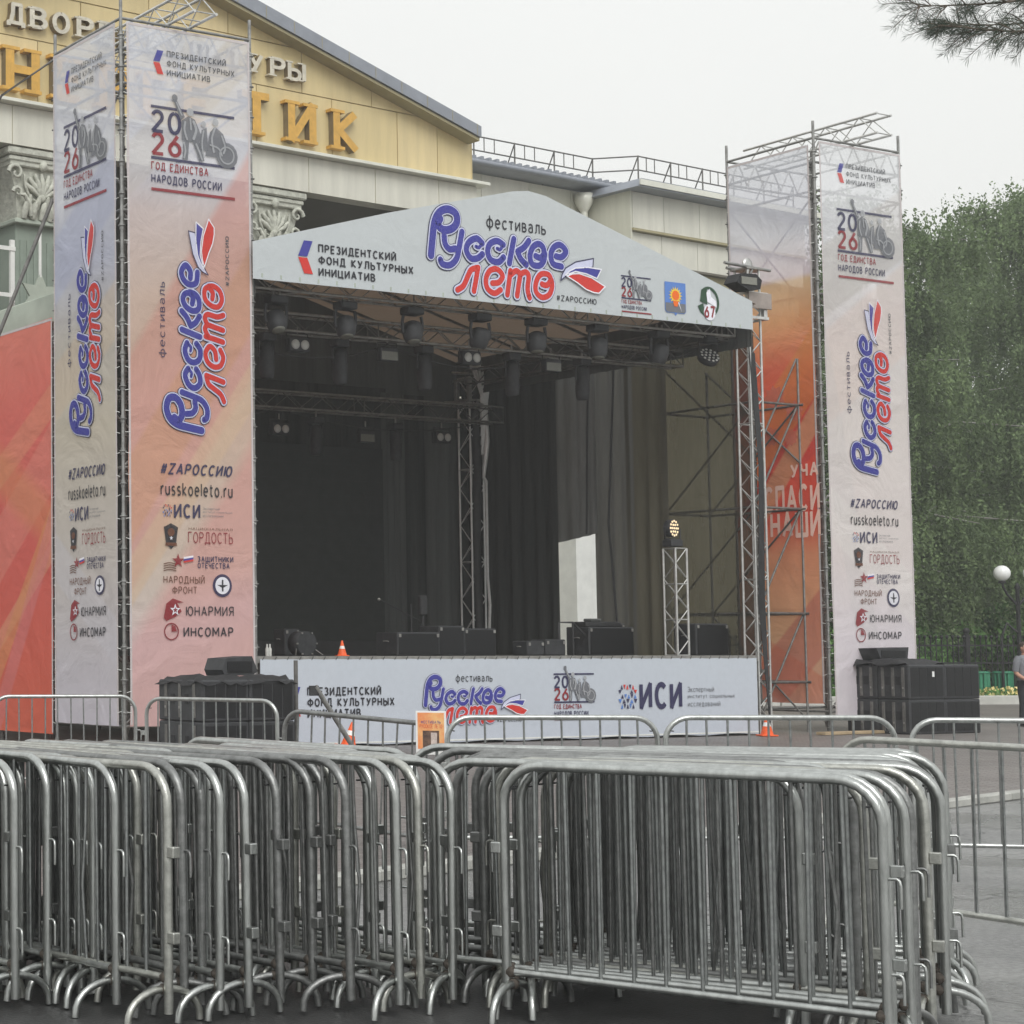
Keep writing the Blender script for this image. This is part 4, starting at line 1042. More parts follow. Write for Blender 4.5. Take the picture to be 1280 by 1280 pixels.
b = MB(); b.add([(.14,-.1,8.06),(5.95,-.1,9.5),(5.95,8.1,9.5),(.14,8.1,8.06)],[(0,1,2,3)]); b.build('roof_cloth', roofm_, t)
b = MB(); b.add([(5.95,-.1,9.5),(11.42,-.1,8.03),(11.42,8.1,8.03),(5.95,8.1,9.5)],[(0,1,2,3)]); b.build('roof_cloth', roofm_, t)
b = MB(); b.prism([(.14,7.0),(11.42,7.0),(11.42,8.08),(5.95,9.58),(.14,8.12)], 8.10, 8.115); b.build('rear_gable', M['drape_grey'], t)
for x in (.16, 11.40):
    b = MB(); b.box(x-.006,x+.006,0,8.08,7.25,8.06); b.build('side_valance', M['drape_grey'], t)
for y in (.4,2.0,4.0,6.0,7.6):
    for x0,x1 in ((.2,5.95),(11.36,5.95)):
        MB().tube((x0,y,8.0),(x1,y,9.42),.03,7).build('rafter', M['scaf_dark'], t)
for k in range(3):
    MB().tube((1+k*.2,2+2*k,8.1),(5.9,.5+2*k,9.3),.01,5).build('stay_wire', M['scaf'], t)

def box_truss(name, label, p0, p1, size, m, mlace, step=None, cat='truss', group=None, par=None):
    """four-chord truss between two points given in stage frame"""
    t = thing(name, label, cat, sw(0,0), SA, group)
    P, Q = Vector(p0), Vector(p1); d = (Q-P); L = d.length; d.normalize()
    if abs(d.z) > .9: s1, s2 = Vector((1,0,0)), Vector((0,1,0))
    else: s2 = Vector((0,0,1)); s1 = d.cross(s2).normalized()
    h = size/2; cr = [(-h,-h),(h,-h),(h,h),(-h,h)]
    off = [s1*a+s2*b for a, b in cr]
    for o_ in off: MB().tube(P+o_, Q+o_, .024, 8).build('chord', m, t)
    n = max(2, int(L/(step or size*1.0)))
    b = MB()
    for k in range(n):
        for s_ in range(4):
            o0, o1 = off[s_], off[(s_+1)%4]
            if (k+s_)%2: o0, o1 = o1, o0
            b.tube(P+d*(L*k/n)+o0, P+d*(L*(k+1)/n)+o1, .0105, 5)
    b.build('lacing', mlace, t)
    c = MB()
    for u in (0, L/3, 2*L/3, L):
        for s_ in range(4): c.tube(P+d*u+off[s_], P+d*u+off[(s_+1)%4], .014, 5)
    tag(c.build('frame_ring', mlace, t), kind='stuff')
    return t
box_truss('truss_column', 'bright aluminium truss column at the right front corner of the stage', (11.60,.25,0),(11.60,.25,8.75), .30, M['alu'], M['alu'], .27)
box_truss('truss_column', 'aluminium truss column at the back of the stage, in the middle of the opening', (11.31,7.55,1.5),(11.31,7.55,7.6), .36, M['bright'], M['bright'], .40)
tag(MB().path([sw(11.27,7.38,7.0),sw(11.31,7.36,5.5),sw(11.25,7.38,4.0),sw(11.29,7.36,1.6)],[.09,.10,.11,.10],8).build('cable_loom', M['black']), 'thick black cable loom tied to the rear truss column', 'cables')
tag(MB().path([sw(11.53,7.32,7.2),sw(11.55,7.30,6.2),sw(11.45,7.33,5.4),sw(11.53,7.33,5.3),sw(11.53,7.33,3.2),sw(11.56,7.31,2.6),sw(11.53,7.33,1.7)],[.06,.07,.045,.04,.035,.045,.035],8).build('pale_cable', M['bright']), 'pale loose cable sleeve hanging on the right side of the rear column', 'cable')
box_truss('truss_column', 'aluminium truss column hidden behind the left tower at the stage edge', (-.15,.9,0),(-.15,.9,8.6), .30, M['alu_dim'], M['alu_dim'], .34)
box_truss('lamp_stand_truss', 'short truss stand on the stage with a round lamp on top', (10.36,1.0,1.51),(10.36,1.0,3.5), .29, M['alu'], M['alu'], .27)
box_truss('front_truss', 'long lighting truss just behind the gable banner', (.2,.45,7.62),(11.3,.45,7.62), .30, M['alu_dim'], M['alu_dim'], .4)
box_truss('middle_truss', 'long lighting truss under the roof, second from the front', (.2,1.7,7.22),(11.3,1.7,7.22), .30, M['alu_dim'], M['scaf_dark'], .4)
box_truss('rear_truss', 'long dim lighting truss at the back of the stage', (.2,7.0,6.72),(11.6,7.0,6.72), .34, M['alu_dim'], M['scaf_dark'], .45)
box_truss('side_truss', 'dark truss along the right eave of the stage roof', (11.2,.5,7.58),(11.2,7.4,7.58), .30, M['scaf_dark'], M['scaf_dark'], .4)
box_truss('side_truss', 'dark truss along the left eave of the stage roof', (.35,.5,7.58),(.35,7.4,7.58), .30, M['scaf_dark'], M['scaf_dark'], .4)
def sleeve(a, b_, z, lab, m1, arms=True):
    t = thing('sleeve_block', lab, 'sleeve block', sw(a,b_,z), SA)
    for x in (-.2,.2):
        for y in (-.2,.2):
            MB().bbox(x-.045,x+.045,y-.045,y+.045,-.25,.25,.006).build('roller_post', m1, t)
    for z_ in (-.24,.22):
        b = MB(); b.box(-.26,.26,-.26,-.235,z_,z_+.05); b.box(-.26,.26,.235,.26,z_,z_+.05); b.box(-.26,-.235,-.23,.23,z_,z_+.05); b.box(.235,.26,-.23,.23,z_,z_+.05)
        b.build('collar', m1, t)
    if arms:
        for z_, l in ((.34,.75),(-.32,.95)):
            MB().tube((-l,-.27,z_),(l*.8,-.27,z_+.04),.028,7).build('arm', M['alu'], t)
        for k in range(5):
            MB().path([(-.3+k*.12,-.34,.62-.03*k),(-.1+k*.06,-.34,.2),(.05+k*.05,-.3,-.1+k*.03),(.12,-.2,-.6-k*.2)], .03, 5).build('cable_loop', M['bright'], t)
        MB().bbox(-.25,.05,-.33,-.27,.42,.62,.02).build('winch_box', M['bright'], t)
        MB().bbox(.12,.38,-.33,-.27,.2,.5,.03).build('winch_box', M['alu_dim'], t)
    else:
        MB().bbox(-.3,.3,-.30,-.27,-.05,.25,.006).build('cover_plate', M['cowl2'], t)
    return t
M['cowl2'] = mat('dull_sleeve_plate', (.36,.31,.28), .5, .3, .2, 5)
sleeve(11.60,.25,8.02,'sleeve block holding the roof on the right front column',M['alu'],False)
sleeve(11.31,7.55,7.3,'sleeve block with arms and bright cable loops on the rear middle column',M['alu'])
# head of the front column: cross arms and pulley
t = thing('column_head', 'pulley head on top of the right front truss column', 'column head', sw(11.6,.25,8.75), SA)
MB().tube((-.75,-.15,.05),(.45,-.15,.0),.03,8).build('cross_arm', M['scaf'], t); MB().tube((-.3,.2,.05),(.5,.2,.05),.03,8).build('cross_arm', M['scaf'], t)
MB().bbox(-.22,.22,-.2,.2,-.02,.02,.005).build('top_plate', M['alu_dim'], t); MB().lathe([(.05,-.02),(.12,-.02),(.12,.02),(.05,.02)],14,(0,-.02,.1),'y').build('pulley', M['alu'], t)
t = thing('flood_lamp', 'dark flood lamp sticking out beside the right front column head', 'lamp', sw(11.25,.0,8.42), SA)
MB().prism([(-.42,-.03),(-.3,.14),(.1,.16),(.25,.05),(.2,-.12),(-.1,-.16)],-.18,.12).build('housing', M['rubber'], t)
MB().tube((.1,0,.1),(.35,.1,.35),.02,6).build('bracket', M['scaf'], t); MB().bbox(-.3,.1,-.2,-.182,-.06,.08,.004).build('front_glass', M['lens_dim'], t)
b = MB()
for k in range(6):
    b.path([sw(11.42+.03*k,.1,7.4-.05*k), sw(11.5+.02*k,.0,5), sw(11.45+.03*k,.05,2.5), sw(11.6,.0,.2)], .012, 5)
tag(b.build('cable_bundle', M['black']), 'black cable bundle running down the right front truss column', 'cables')

# ---------------------------------------------------------------- drapes
def drape(name, label, cat, x0, y0, x1, y1, z0, z1, m, folds=10, amp=.05, fn=None, seed=1):
    rr = random.Random(seed)
    n = folds*6; L = math.hypot(x1-x0, y1-y0); ux, uy = (x1-x0)/L, (y1-y0)/L
    vs = []; J = 6
    ph = [rr.uniform(.6,1.3) for _ in range(n+1)]
    for j in range(J+1):
        for i in range(n+1):
            s_ = i/n; w = amp*math.sin(s_*folds*2*math.pi + .4*math.sin(s_*9))*ph[i//6*6 if i//6*6 <= n else n]*(.6+.4*(1-j/J))
            zb = z0 if fn is None else fn(s_)
            z = zb+(z1-zb)*j/J
            vs.append((x0+ux*L*s_-uy*w, y0+uy*L*s_+ux*w, z))
    fs = [(j*(n+1)+i, j*(n+1)+i+1, (j+1)*(n+1)+i+1, (j+1)*(n+1)+i) for j in range(J) for i in range(n)]
    b = MB(); b.add(vs, fs, True)
    return tag(b.build(name, m, None, sw(0,0), SA), label, cat)
def mesh_cloth(name, c, alpha):
    m = mat(name, c, .95, 0, .25, 2.5, spec=.1, stretch=(2,2,.3))
    m.node_tree.nodes['Principled BSDF'].inputs['Alpha'].default_value = 1-alpha
    return m
M['mesh1'] = mesh_cloth('olive_mesh_cloth', (.095,.088,.066), .05)
M['mesh3'] = mesh_cloth('open_olive_mesh', (.07,.066,.052), .15)
M['mesh2'] = mesh_cloth('grey_mesh_cloth', (.17,.175,.17), .03)
drape('rear_curtain', 'black curtain across the left part of the stage back', 'curtain', .3, 7.97, 9.3, 7.97, 1.5, 7.3, M['drape'], 22, .03, seed=2)
drape('rear_curtain', 'dark grey pleated curtain right of the black screen at the stage back', 'curtain', 9.1, 7.9, 9.75, 7.9, 1.5, 7.2, M['drape_grey'], 4, .03, seed=3)
drape('rear_curtain', 'black curtain strip between the two grey curtains at the stage back', 'curtain', 9.6, 7.99, 10.45, 7.99, 1.5, 7.2, M['drape'], 3, .03, seed=4)
drape('rear_curtain', 'dark grey pleated curtain just left of the rear truss column', 'curtain', 10.3, 7.9, 11.95, 7.9, 1.5, 7.2, M['drape_grey'], 5, .03, seed=5)
drape('side_curtain', 'black curtain right of the rear truss column on the stage side', 'curtain', 11.5, 8.05, 11.66, 5.33, 1.5, 7.7, M['drape'], 7, .05, seed=6)
drape('side_curtain', 'thin grey curtain hitched up over a gap to the pale wall', 'curtain', 11.68, 5.50, 11.74, 4.30, 3.9, 7.7, M['mesh2'], 4, .03, fn=lambda s: 3.84+.16*s, seed=7)
drape('side_curtain', 'dark curtain between the hitched one and the olive mesh', 'curtain', 11.76, 4.38, 11.80, 3.45, 1.5, 7.7, M['mesh1'], 3, .04, seed=8)
drape('side_curtain', 'olive brown mesh curtain hanging in straight folds', 'curtain', 11.80, 3.55, 11.84, 2.50, 1.5, 7.7, M['mesh1'], 3, .05, seed=9)
drape('side_mesh', 'see-through olive mesh before the dark scaffold bay and window', 'mesh screen', 11.84, 2.6, 11.9, .4, 1.5, 7.7, M['mesh3'], 2, .015, seed=10)
t = thing('led_screen', 'large dark screen standing at the stage back', 'screen', sw(3.4,7.6,1.5), SA)
MB().bbox(0,5.5,0,.12,.3,4.42,.01).build('screen_face', M['screen'], t)
for k in range(12): MB().box(0,5.5,-.0015,-.0005,.3+.34*k,.304+.34*k).build('module_joint', M['black'], t)
MB().box(.1,5.4,.0,.3,0,.29).build('screen_base', M['black'], t)
for k in range(2):
    o = MB(); x = (4.42,5.36)[k]
    pts = [sw(11.70,x,7.38), sw(11.67,x+.06,5.5), sw(11.66,x+.1,4.3 if k else 4.0)]
    tag(MB().path(pts,.02,6).build('curtain_rope', M['black']), 'black rope along the '+('left' if k else 'right')+' edge of the hitched grey curtain', 'rope')
tag(MB().path([sw(11.74,3.75,7.4), sw(11.70,3.95,4.2), sw(11.72,3.75,1.6)],.022,6).build('curtain_rope', M['black']), 'black rope slack against the olive mesh curtain', 'rope')

# ---------------------------------------------------------------- stage lamps
def moving_head(label, a, b_, z, group, s=1.0, tilt=0.3):
    t = thing('moving_head_lamp', label, 'stage lamp', sw(a,b_,z), SA, group); t.scale = (s,s,s)
    MB().bbox(-.17,.17,-.13,.13,.17,.30,.02).build('base', M['black_cab'], t)
    MB().path([(-.19,0,.16),(-.215,0,.05),(-.21,0,-.1),(-.19,0,-.14)],.028,6).build('yoke', M['black_cab'], t)
    MB().path([(.19,0,.16),(.215,0,.05),(.21,0,-.1),(.19,0,-.14)],.028,6).build('yoke', M['black_cab'], t)
    h = MB().lathe([(.08,.14),(.15,.10),(.17,.0),(.165,-.12),(.14,-.2),(.12,-.22)],14)
    o = h.build('head', M['black_cab'], t, (0,0,-.08)); o.rotation_euler = (tilt,.1,0)
    l = MB().lathe([(.11,-.222),(.115,-.228),(.05,-.236)],14).build('lens', M['lens_dim'], o)
    MB().tube((-.05,0,.30),(-.05,0,.42),.02,6).build('clamp', M['alu_dim'], t); MB().tube((.08,0,.30),(.08,0,.42),.02,6).build('clamp', M['alu_dim'], t)
    return t
for i, (a, z) in enumerate(((.89,7.09),(2.31,7.11),(3.73,7.13),(5.23,7.14),(6.52,7.16),(7.98,7.16),(9.5,7.16))):
    moving_head('black moving head lamp under the front truss, '+ORD[i]+' from the left tower', a, .45, z, 'moving heads hanging under the front truss', 1.0, rnd.uniform(-.5,.6))
def beam_lamp(label, a, b_, z, group):
    t = thing('beam_lamp', label, 'stage lamp', sw(a,b_,z), SA, group)
    MB().bbox(-.14,.14,-.12,.12,.28,.42,.02).build('base', M['black_cab'], t)
    MB().lathe([(.05,.27),(.10,.24),(.125,.1),(.135,-.2),(.12,-.34),(.09,-.37)],12).build('barrel', M['black_cab'], t)
    MB().path([(-.15,0,.28),(-.16,0,.0)],.02,5).build('yoke', M['black'], t); MB().path([(.15,0,.28),(.16,0,.0)],.02,5).build('yoke', M['black'], t)
    MB().tube((0,0,.42),(0,0,.58),.02,6).build('clamp', M['alu_dim'], t)
for i, (a, z) in enumerate(((1.6,6.6),(3.16,6.6),(5.04,6.62),(7.1,6.64),(8.83,6.66))):
    beam_lamp('black barrel lamp pointing down from the middle truss, '+ORD[i]+' from the left', a, 1.7, z, 'barrel lamps on the middle truss')
for i, (a, z) in enumerate(((6.67,6.0),(8.76,5.98))):
    beam_lamp('black barrel lamp hanging from the rear truss, '+('left one' if i == 0 else 'right one, near the rear column'), a, 7.0, z, 'barrel lamps on the rear truss')
def blinder(label, a, b_, z, group):
    t = thing('blinder_lamp', label, 'stage lamp', sw(a,b_,z), SA, group)
    MB().bbox(-.21,.21,-.06,.1,-.12,.12,.015).build('housing', M['black_cab'], t)
    for x in (-.1,.1): MB().lathe([(.085,-.062),(.085,-.075),(.05,-.085),(.01,-.09)],14,(x,0,0),'y').build('bulb', M['lens'], t)
    MB().path([(-.22,.02,0),(-.22,.02,.2),(.22,.02,.2),(.22,.02,0)],.012,5).build('bracket', M['black'], t)
    MB().tube((0,.02,.2),(0,.02,.32),.018,5).build('clamp', M['alu_dim'], t)
blinder('two-bulb blinder lamp on the middle truss near the left tower', 2.19,1.6,6.84,'two-bulb blinders')
blinder('two-bulb blinder lamp on the middle truss above the rear column', 6.02,1.6,6.88,'two-bulb blinders')
blinder('two-bulb blinder lamp on the rear truss beside the left tower', 5.6,6.8,6.1,'two-bulb blinders')
blinder('two-bulb blinder lamp on the rear truss left of the rear column', 9.85,6.8,6.14,'two-bulb blinders')
def panel_lamp(label, a, b_, z, group):
    t = thing('panel_lamp', label, 'stage lamp', sw(a,b_,z), SA, group)
    MB().bbox(-.2,.2,-.05,.08,-.11,.13,.015).build('housing', M['black_cab'], t)
    MB().box(-.175,.175,-.056,-.051,-.09,.06).build('front_glass', M['lens_dim'], t)
    MB().path([(-.21,.02,0),(-.21,.02,.22),(.21,.02,.22),(.21,.02,0)],.012,5).build('bracket', M['black'], t)
    MB().tube((0,.02,.22),(0,.02,.34),.018,5).build('clamp', M['alu_dim'], t)
panel_lamp('grey-glass panel lamp on the middle truss, left of the rear column', 4.14,1.6,6.8,'panel lamps')
panel_lamp('grey-glass panel lamp on the middle truss, right of the rear column', 7.98,1.6,6.86,'panel lamps')
panel_lamp('grey-glass panel lamp on the rear truss above the dark screen', 7.81,6.8,6.04,'panel lamps')
M['warm'] = mat('lit_warm_bulb', (.9,.7,.4), .3, 0, .05, 9, emit=((1.0,.80,.55), .6))
def matrix_lamp(name, label, a, b_, z, r, m, tilt, n=(6,12)):
    t = thing(name, label, 'stage lamp', sw(a,b_,z), SA)
    h = MB().lathe([(r*.5,.16),(r*.95,.1),(r,.0),(r*.97,-.02)],18,(0,0,0),'y').build('head', M['black_cab'], t)
    h.rotation_euler = (tilt,0,.25)
    for k, cnt in enumerate((1,)+n):
        rad = r*(0,.42,.80)[k]
        for i in range(cnt):
            an = 2*math.pi*i/cnt
            MB().sphere((rad*math.cos(an),-.025,rad*math.sin(an)), r*.13, r*.08, r*.13, 8, 5).build('bulb', m, h)
    MB().path([(-r*1.15,0.02,0),(-r*1.15,.02,-r*1.2),(r*1.15,.02,-r*1.2),(r*1.15,.02,0)],.018,6).build('yoke', M['black'], t)
    MB().bbox(-.15,.15,-.1,.14,-r*1.2-.14,-r*1.2-.01,.015).build('base', M['black_cab'], t)
    return t
matrix_lamp('matrix_lamp', 'round lamp with a ring of lit warm bulbs on the short truss stand', 10.33,1.0,3.88,.17,M['warm'],0)
t = matrix_lamp('matrix_lamp', 'round lamp with clear bulbs hanging at the right end of the front truss', 10.95,.6,7.12,.2,M['lens'],R_(40)); t.rotation_euler = (0,R_(180),SA); 
# extra dark cables slung under the roof
for k, (a0,a1,b0,z0,sag) in enumerate(((.5,4.2,1.7,7.0,.35),(4.2,8.0,1.7,7.02,.3),(1,5.5,7.0,6.5,.3),(6,11,7,6.5,.25),(7.5,11.2,1.2,7.3,.3))):
    pts = [sw(a0+(a1-a0)*i/10, b0, z0-sag*4*(i/10)*(1-i/10)) for i in range(11)]
    tag(MB().path(pts,.012,5).build('slack_cable', M['black']), 'black cable sagging under the '+['middle truss near the left tower','middle truss right of the left tower','rear truss at the left','rear truss before the rear column','roof at the right side'][k], 'cable')

# ---------------------------------------------------------------- things on the stage
def cab(name, label, cat, a, b_, z, w, d, h, grille=True, group=None, m=None):
    t = thing(name, label, cat, sw(a,b_,z), SA, group)
    MB().bbox(0,w,0,d,0,h,.018).build('cabinet', m or M['black_cab'], t)
    if grille:
        MB().bbox(.03,w-.03,-.012,.004,.03,h-.03,.004).build('grille', M['grille'], t)
    for x in (.05,w-.05):
        MB().bbox(x-.025,x+.025,-.02,.0-.006,h-.09,h-.03,.004).build('corner_protector', M['alu_dim'], t)
    MB().path([(-.004,d*.4,h*.6),(-.03,d*.4,h*.62),(-.03,d*.6,h*.62),(-.004,d*.6,h*.6)],.01,5).build('handle', M['alu_dim'], t)
    return t
FL = 1.505
cab('amplifier_cabinet','low black cabinet with a cable reel end, left of the rear column on the stage','cabinet',4.59,2.0,FL,.96,.6,.42)
cab('amplifier_cabinet','taller black cabinet between the low one and the rear column base','cabinet',5.62,2.1,FL,.6,.55,.54)
cab('amplifier_cabinet','black cabinet at the foot of the rear column','cabinet',6.30,2.2,FL,.76,.55,.50)
cab('amplifier_cabinet','black cabinet in front of the handrail, right half of the stage','cabinet',9.16,2.0,FL,1.15,.6,.54)
cab('amplifier_cabinet','taller black cabinet behind the one by the handrail','cabinet',10.05,2.75,FL,.8,.5,.62,False)
cab('subwoofer','wide black subwoofer by the mesh at the right end of the stage','speaker',11.0-.25,.9,FL,.85,.55,.60)
cab('monitor_case','small black flight case, left of two in the middle of the stage','case',7.62,2.0,FL,.42,.4,.27,False)
cab('monitor_case','small black flight case, right of two in the middle of the stage','case',8.12,2.05,FL,.50,.4,.30,False)
cab('floor_monitor','upright dark box in front of the dark screen','speaker',3.9,4.4,FL,.35,.35,.5,False)
t = thing('keyboard_case', 'flat black case lying on the cabinet by the handrail', 'case', sw(9.2,2.1,FL+.54), SA)
MB().bbox(0,.9,0,.4,0,.1,.02).build('body', M['black'], t); MB().bbox(.2,.5,.1,.3,.102,.16,.02).build('folded_cloth', M['drape_grey'], t)
t = thing('bass_drum', 'dark round bass drum lying low at the left of the stage', 'drum', sw(3.55,3.4,FL+.22), SA); t.scale = (.72,.72,.72)
MB().lathe([(.29,-.2),(.31,-.2),(.31,.2),(.29,.2)],22,(0,0,0),'y').build('shell', M['black_cab'], t); MB().lathe([(.01,-.19),(.28,-.195)],22,(0,0,0),'y').build('drum_skin', M['drape_grey'], t)
for a in (0,1,2,3,4,5): MB().bbox(.30*math.cos(a*1.05)-.02,.30*math.cos(a*1.05)+.02,-.23,-.18,.30*math.sin(a*1.05)-.02,.30*math.sin(a*1.05)+.02,.003).build('lug', M['alu_dim'], t)
for s_ in (-1,1): MB().tube((s_*.25,-.1,-.1),(s_*.42,-.3,-.29),.012,5).build('leg', M['alu_dim'], t)
t = thing('microphone_stand', 'black microphone stand with its boom leaning to the left', 'stand', sw(5.75,3.0,FL), SA)
MB().tube((0,0,0),(0,0,.95),.014,6).build('upright', M['black'], t); MB().tube((.25,0,.62),(-.72,0,1.02),.01,6).build('boom', M['black'], t)
for k in range(3):
    an = k*2.09; MB().tube((0,0,.18),(.32*math.cos(an),.32*math.sin(an),.0),.01,5).build('leg', M['black'], t)
MB().sphere((-.75,0,1.03),.03).build('microphone', M['alu_dim'], t)
t = thing('microphone_stand', 'thick black stand in front of the grey curtain, left of the rear column', 'stand', sw(6.1,3.1,FL), SA)
MB().tube((0,0,0),(0,0,1.1),.03,6).build('upright', M['black'], t); MB().lathe([(.22,0),(.2,.03),(.04,.05)],14).build('round_base', M['black'], t); MB().bbox(-.08,.08,-.06,.06,.75,1.12,.02).build('bag', M['black'], t)
t = thing('handrail', 'black metal handrail of the steps in front of the pale wall gap', 'handrail', sw(8.5,2.1,FL-.02), SA)
MB().path([(0,0,0),(0,0,.64),(.35,0,.64),(.85,0,.25),(.85,0,0)],.022,7).build('rail', M['black'], t); MB().tube((.35,0,0),(.35,0,.64),.02,7).build('post', M['black'], t)
t = thing('cup_pair', 'two small pale bottles on the stage edge beside the left tower', 'bottles', sw(.75,.6,FL), SA)
for x in (0,.06): MB().lathe([(.03,0),(.032,.12),(.015,.15),(.014,.2)],8,(x,.1*x,0)).build('bottle', M['lens'], t)
def cone(label, loc, s=1.0, base=True, rz=0):
    t = thing('traffic_cone', label, 'traffic cone', loc, rz, 'traffic cones'); t.scale = (s,s,s)
    MB().bbox(-.14,.14,-.14,.14,0,.025,.006).build('base', M['orange'], t)
    MB().lathe([(.105,.025),(.098,.06),(.066,.17)],18).build('body', M['orange'], t)
    MB().lathe([(.0665,.17),(.048,.235)],18).build('reflective_band', M['white_pl'], t)
    MB().lathe([(.0478,.235),(.022,.345),(.014,.36)],18).build('tip', M['orange'], t)
    return t
o = cone('orange traffic cone tilted on the ground left of the poster', sw(1.40,-.62,.07), 1.15); o.rotation_euler = (0,R_(13),.3)
o = cone('orange traffic cone standing at the foot of the right front truss column', sw(10.98,-.45,.055), 1.05)
o = cone('small orange traffic cone on the front edge of the stage deck', sw(2.15,.45,FL), .72)

# ---------------------------------------------------------------- speaker stacks on the ground
def big_cab(a, b_, z, w, d, h, label, group, org, ang, hw=True):
    t = thing('speaker_cabinet', label, 'speaker', (org[0]+a*math.cos(ang)-b_*math.sin(ang), org[1]+a*math.sin(ang)+b_*math.cos(ang), z), ang, group)
    MB().bbox(0,w,0,d,0,h,.02).build('cabinet', M['black_cab'], t)
    # front grille recessed panels on the viewer side, rigging rails and hand holes on the left side
    for x in np.linspace(.04, w-.04, 5)[:-1]:
        MB().bbox(x+.01,x+(w-.08)/4-.01,-.008,.004,.05,h-.05,.003).build('grille_panel', M['grille'], t)
    for y in (d*.18, d*.5, d*.82):
        MB().bbox(-.014,.004,y-.03,y+.03,.05,h-.05,.004).build('rigging_rail', M['scaf_dark'], t)
        MB().bbox(-.022,-.012,y-.014,y+.014,h*.3,h*.36,.003).build('locking_pin', M['alu_dim'], t)
    for y in (d*.34, d*.66): MB().bbox(-.010,-.002,y-.05,y+.05,h*.42,h*.66,.003).build('hand_hole', M['rubber'], t)
    return t
def cover(label, org, ang, w, d, z, seed):
    rr = random.Random(seed)
    n, k = 14, 8; vs = []
    for j in range(k+1):
        for i in range(n+1):
            x = -.04+(w+.08)*i/n+(rr.uniform(-.03,.03) if i in (0,n) else 0); y = -.04+(d+.08)*j/k+(rr.uniform(-.03,.03) if j in (0,k) else 0)
            zz = .035+.035*math.sin(i*1.3+seed)*math.cos(j*1.1)+rr.uniform(0,.03)
            if i in (0,n) or j in (0,k): zz = -.03+rr.uniform(-.05,.03)
            vs.append((x,y,zz))
    fs = [(j*(n+1)+i, j*(n+1)+i+1, (j+1)*(n+1)+i+1, (j+1)*(n+1)+i) for j in range(k) for i in range(n)]
    b = MB(); b.add(vs, fs, True)
    o = b.build('rain_cover', M['rubber'], None, (org[0],org[1],z), ang)
    return tag(o, label, 'cover')
OL = (3.30, 26.3)
for i in range(2):
    for j in range(2):
        side = 'left' if i == 0 else 'right'; lev = ('bottom','top')[j]
        big_cab(i*.78, 0, .05+j*.575, .77, 1.1, .57, 'black speaker cabinet in the stack before the left tower, %s row, %s one' % (lev, side), 'speaker cabinets before the left tower', OL, SA)
cover('crumpled black rain cover on top of the left speaker stack', OL, SA, 1.55, 1.1, 1.19, 3)
t = thing('wedge_monitor', 'black wedge monitor on top of the left speaker stack', 'speaker', (OL[0]+.25,OL[1]+.65,1.25), SA)
MB().prism([(0,.08),(.06,.24),(.50,.27),(.60,.06),(.5,.0),(.04,.0)],-.2,.25).build('cabinet', M['black_cab'], t); MB().bbox(.08,.5,-.212,-.2,.04,.20,.003).build('grille', M['grille'], t)
t = thing('prop_bar', 'grey diagonal bar leaning beside the left speaker stack', 'bar', (4.95,26.9,.05), SA)
MB().tube((0,0,1.05),(.75,0,.05),.035,8).build('bar', M['scaf'], t); MB().bbox(-.1,.05,-.02,.02,.92,1.06,.005).build('plate', M['black'], t)
tag(MB().tube((4.75,27.3,.05),(4.75,27.3,1.46),.03,8).build('steel_post', M['scaf_dark']), 'short dark post behind the left speaker stack before the skirt banner', 'post')
ORR = (17.50, 35.6)
for i in range(2):
    for k in range(2):
        for j in range(2):
            big_cab(i*1.0, k*.68, .05+j*.645, .99, .67, .64, 'black speaker cabinet right of the stage, %s row, %s %s of its layer' % (('lower','upper')[j], ('front','back')[k], ('left','right')[i]), 'speaker cabinets right of the stage', ORR, SA)
cover('loose black rain cover on the right speaker stack', (ORR[0]-.1,ORR[1]+.1), SA, 1.2, 1.3, 1.37, 8)
t = thing('wedge_monitor', 'black wedge monitor on top of the right speaker stack', 'speaker', (ORR[0]-.35,ORR[1]+.85,1.42), SA)
MB().prism([(0,.22),(.9,.24),(.86,.0),(.12,.0)],-.2,.25).build('cabinet', M['black_cab'], t); MB().bbox(.12,.8,-.212,-.2,.04,.18,.003).build('grille', M['grille'], t)
tag(MB().box(-.03,.03,-.003,0,-.05,.05).build('paper_tag', M['white_pl'], None, (ORR[0]+.62*math.cos(SA)+.03*math.sin(SA)+.01,ORR[1]+.62*math.sin(SA)-.03,1.16), SA), 'small white paper tag on the right speaker stack', 'tag')

# ================================================================== PALACE (building frame)
def clip_poly(poly, f):
    out = []
    for i in range(len(poly)):
        p, q = poly[i], poly[(i+1) % len(poly)]
        a, b = f(p), f(q)
        if a >= 0: out.append(p)
        if (a >= 0) != (b >= 0):
            t = a/(a-b); out.append((p[0]+(q[0]-p[0])*t, p[1]+(q[1]-p[1])*t))
    return out
AC, HW = -9.8, 9.8
def slope(x): return 16.42 - abs(x-AC)*.262          # underside of the pediment roof edge
pt = thing('palace_portico', 'yellow pediment with raised Russian letters over a cream entablature and carved columns', 'building', bw(0,0), BA)
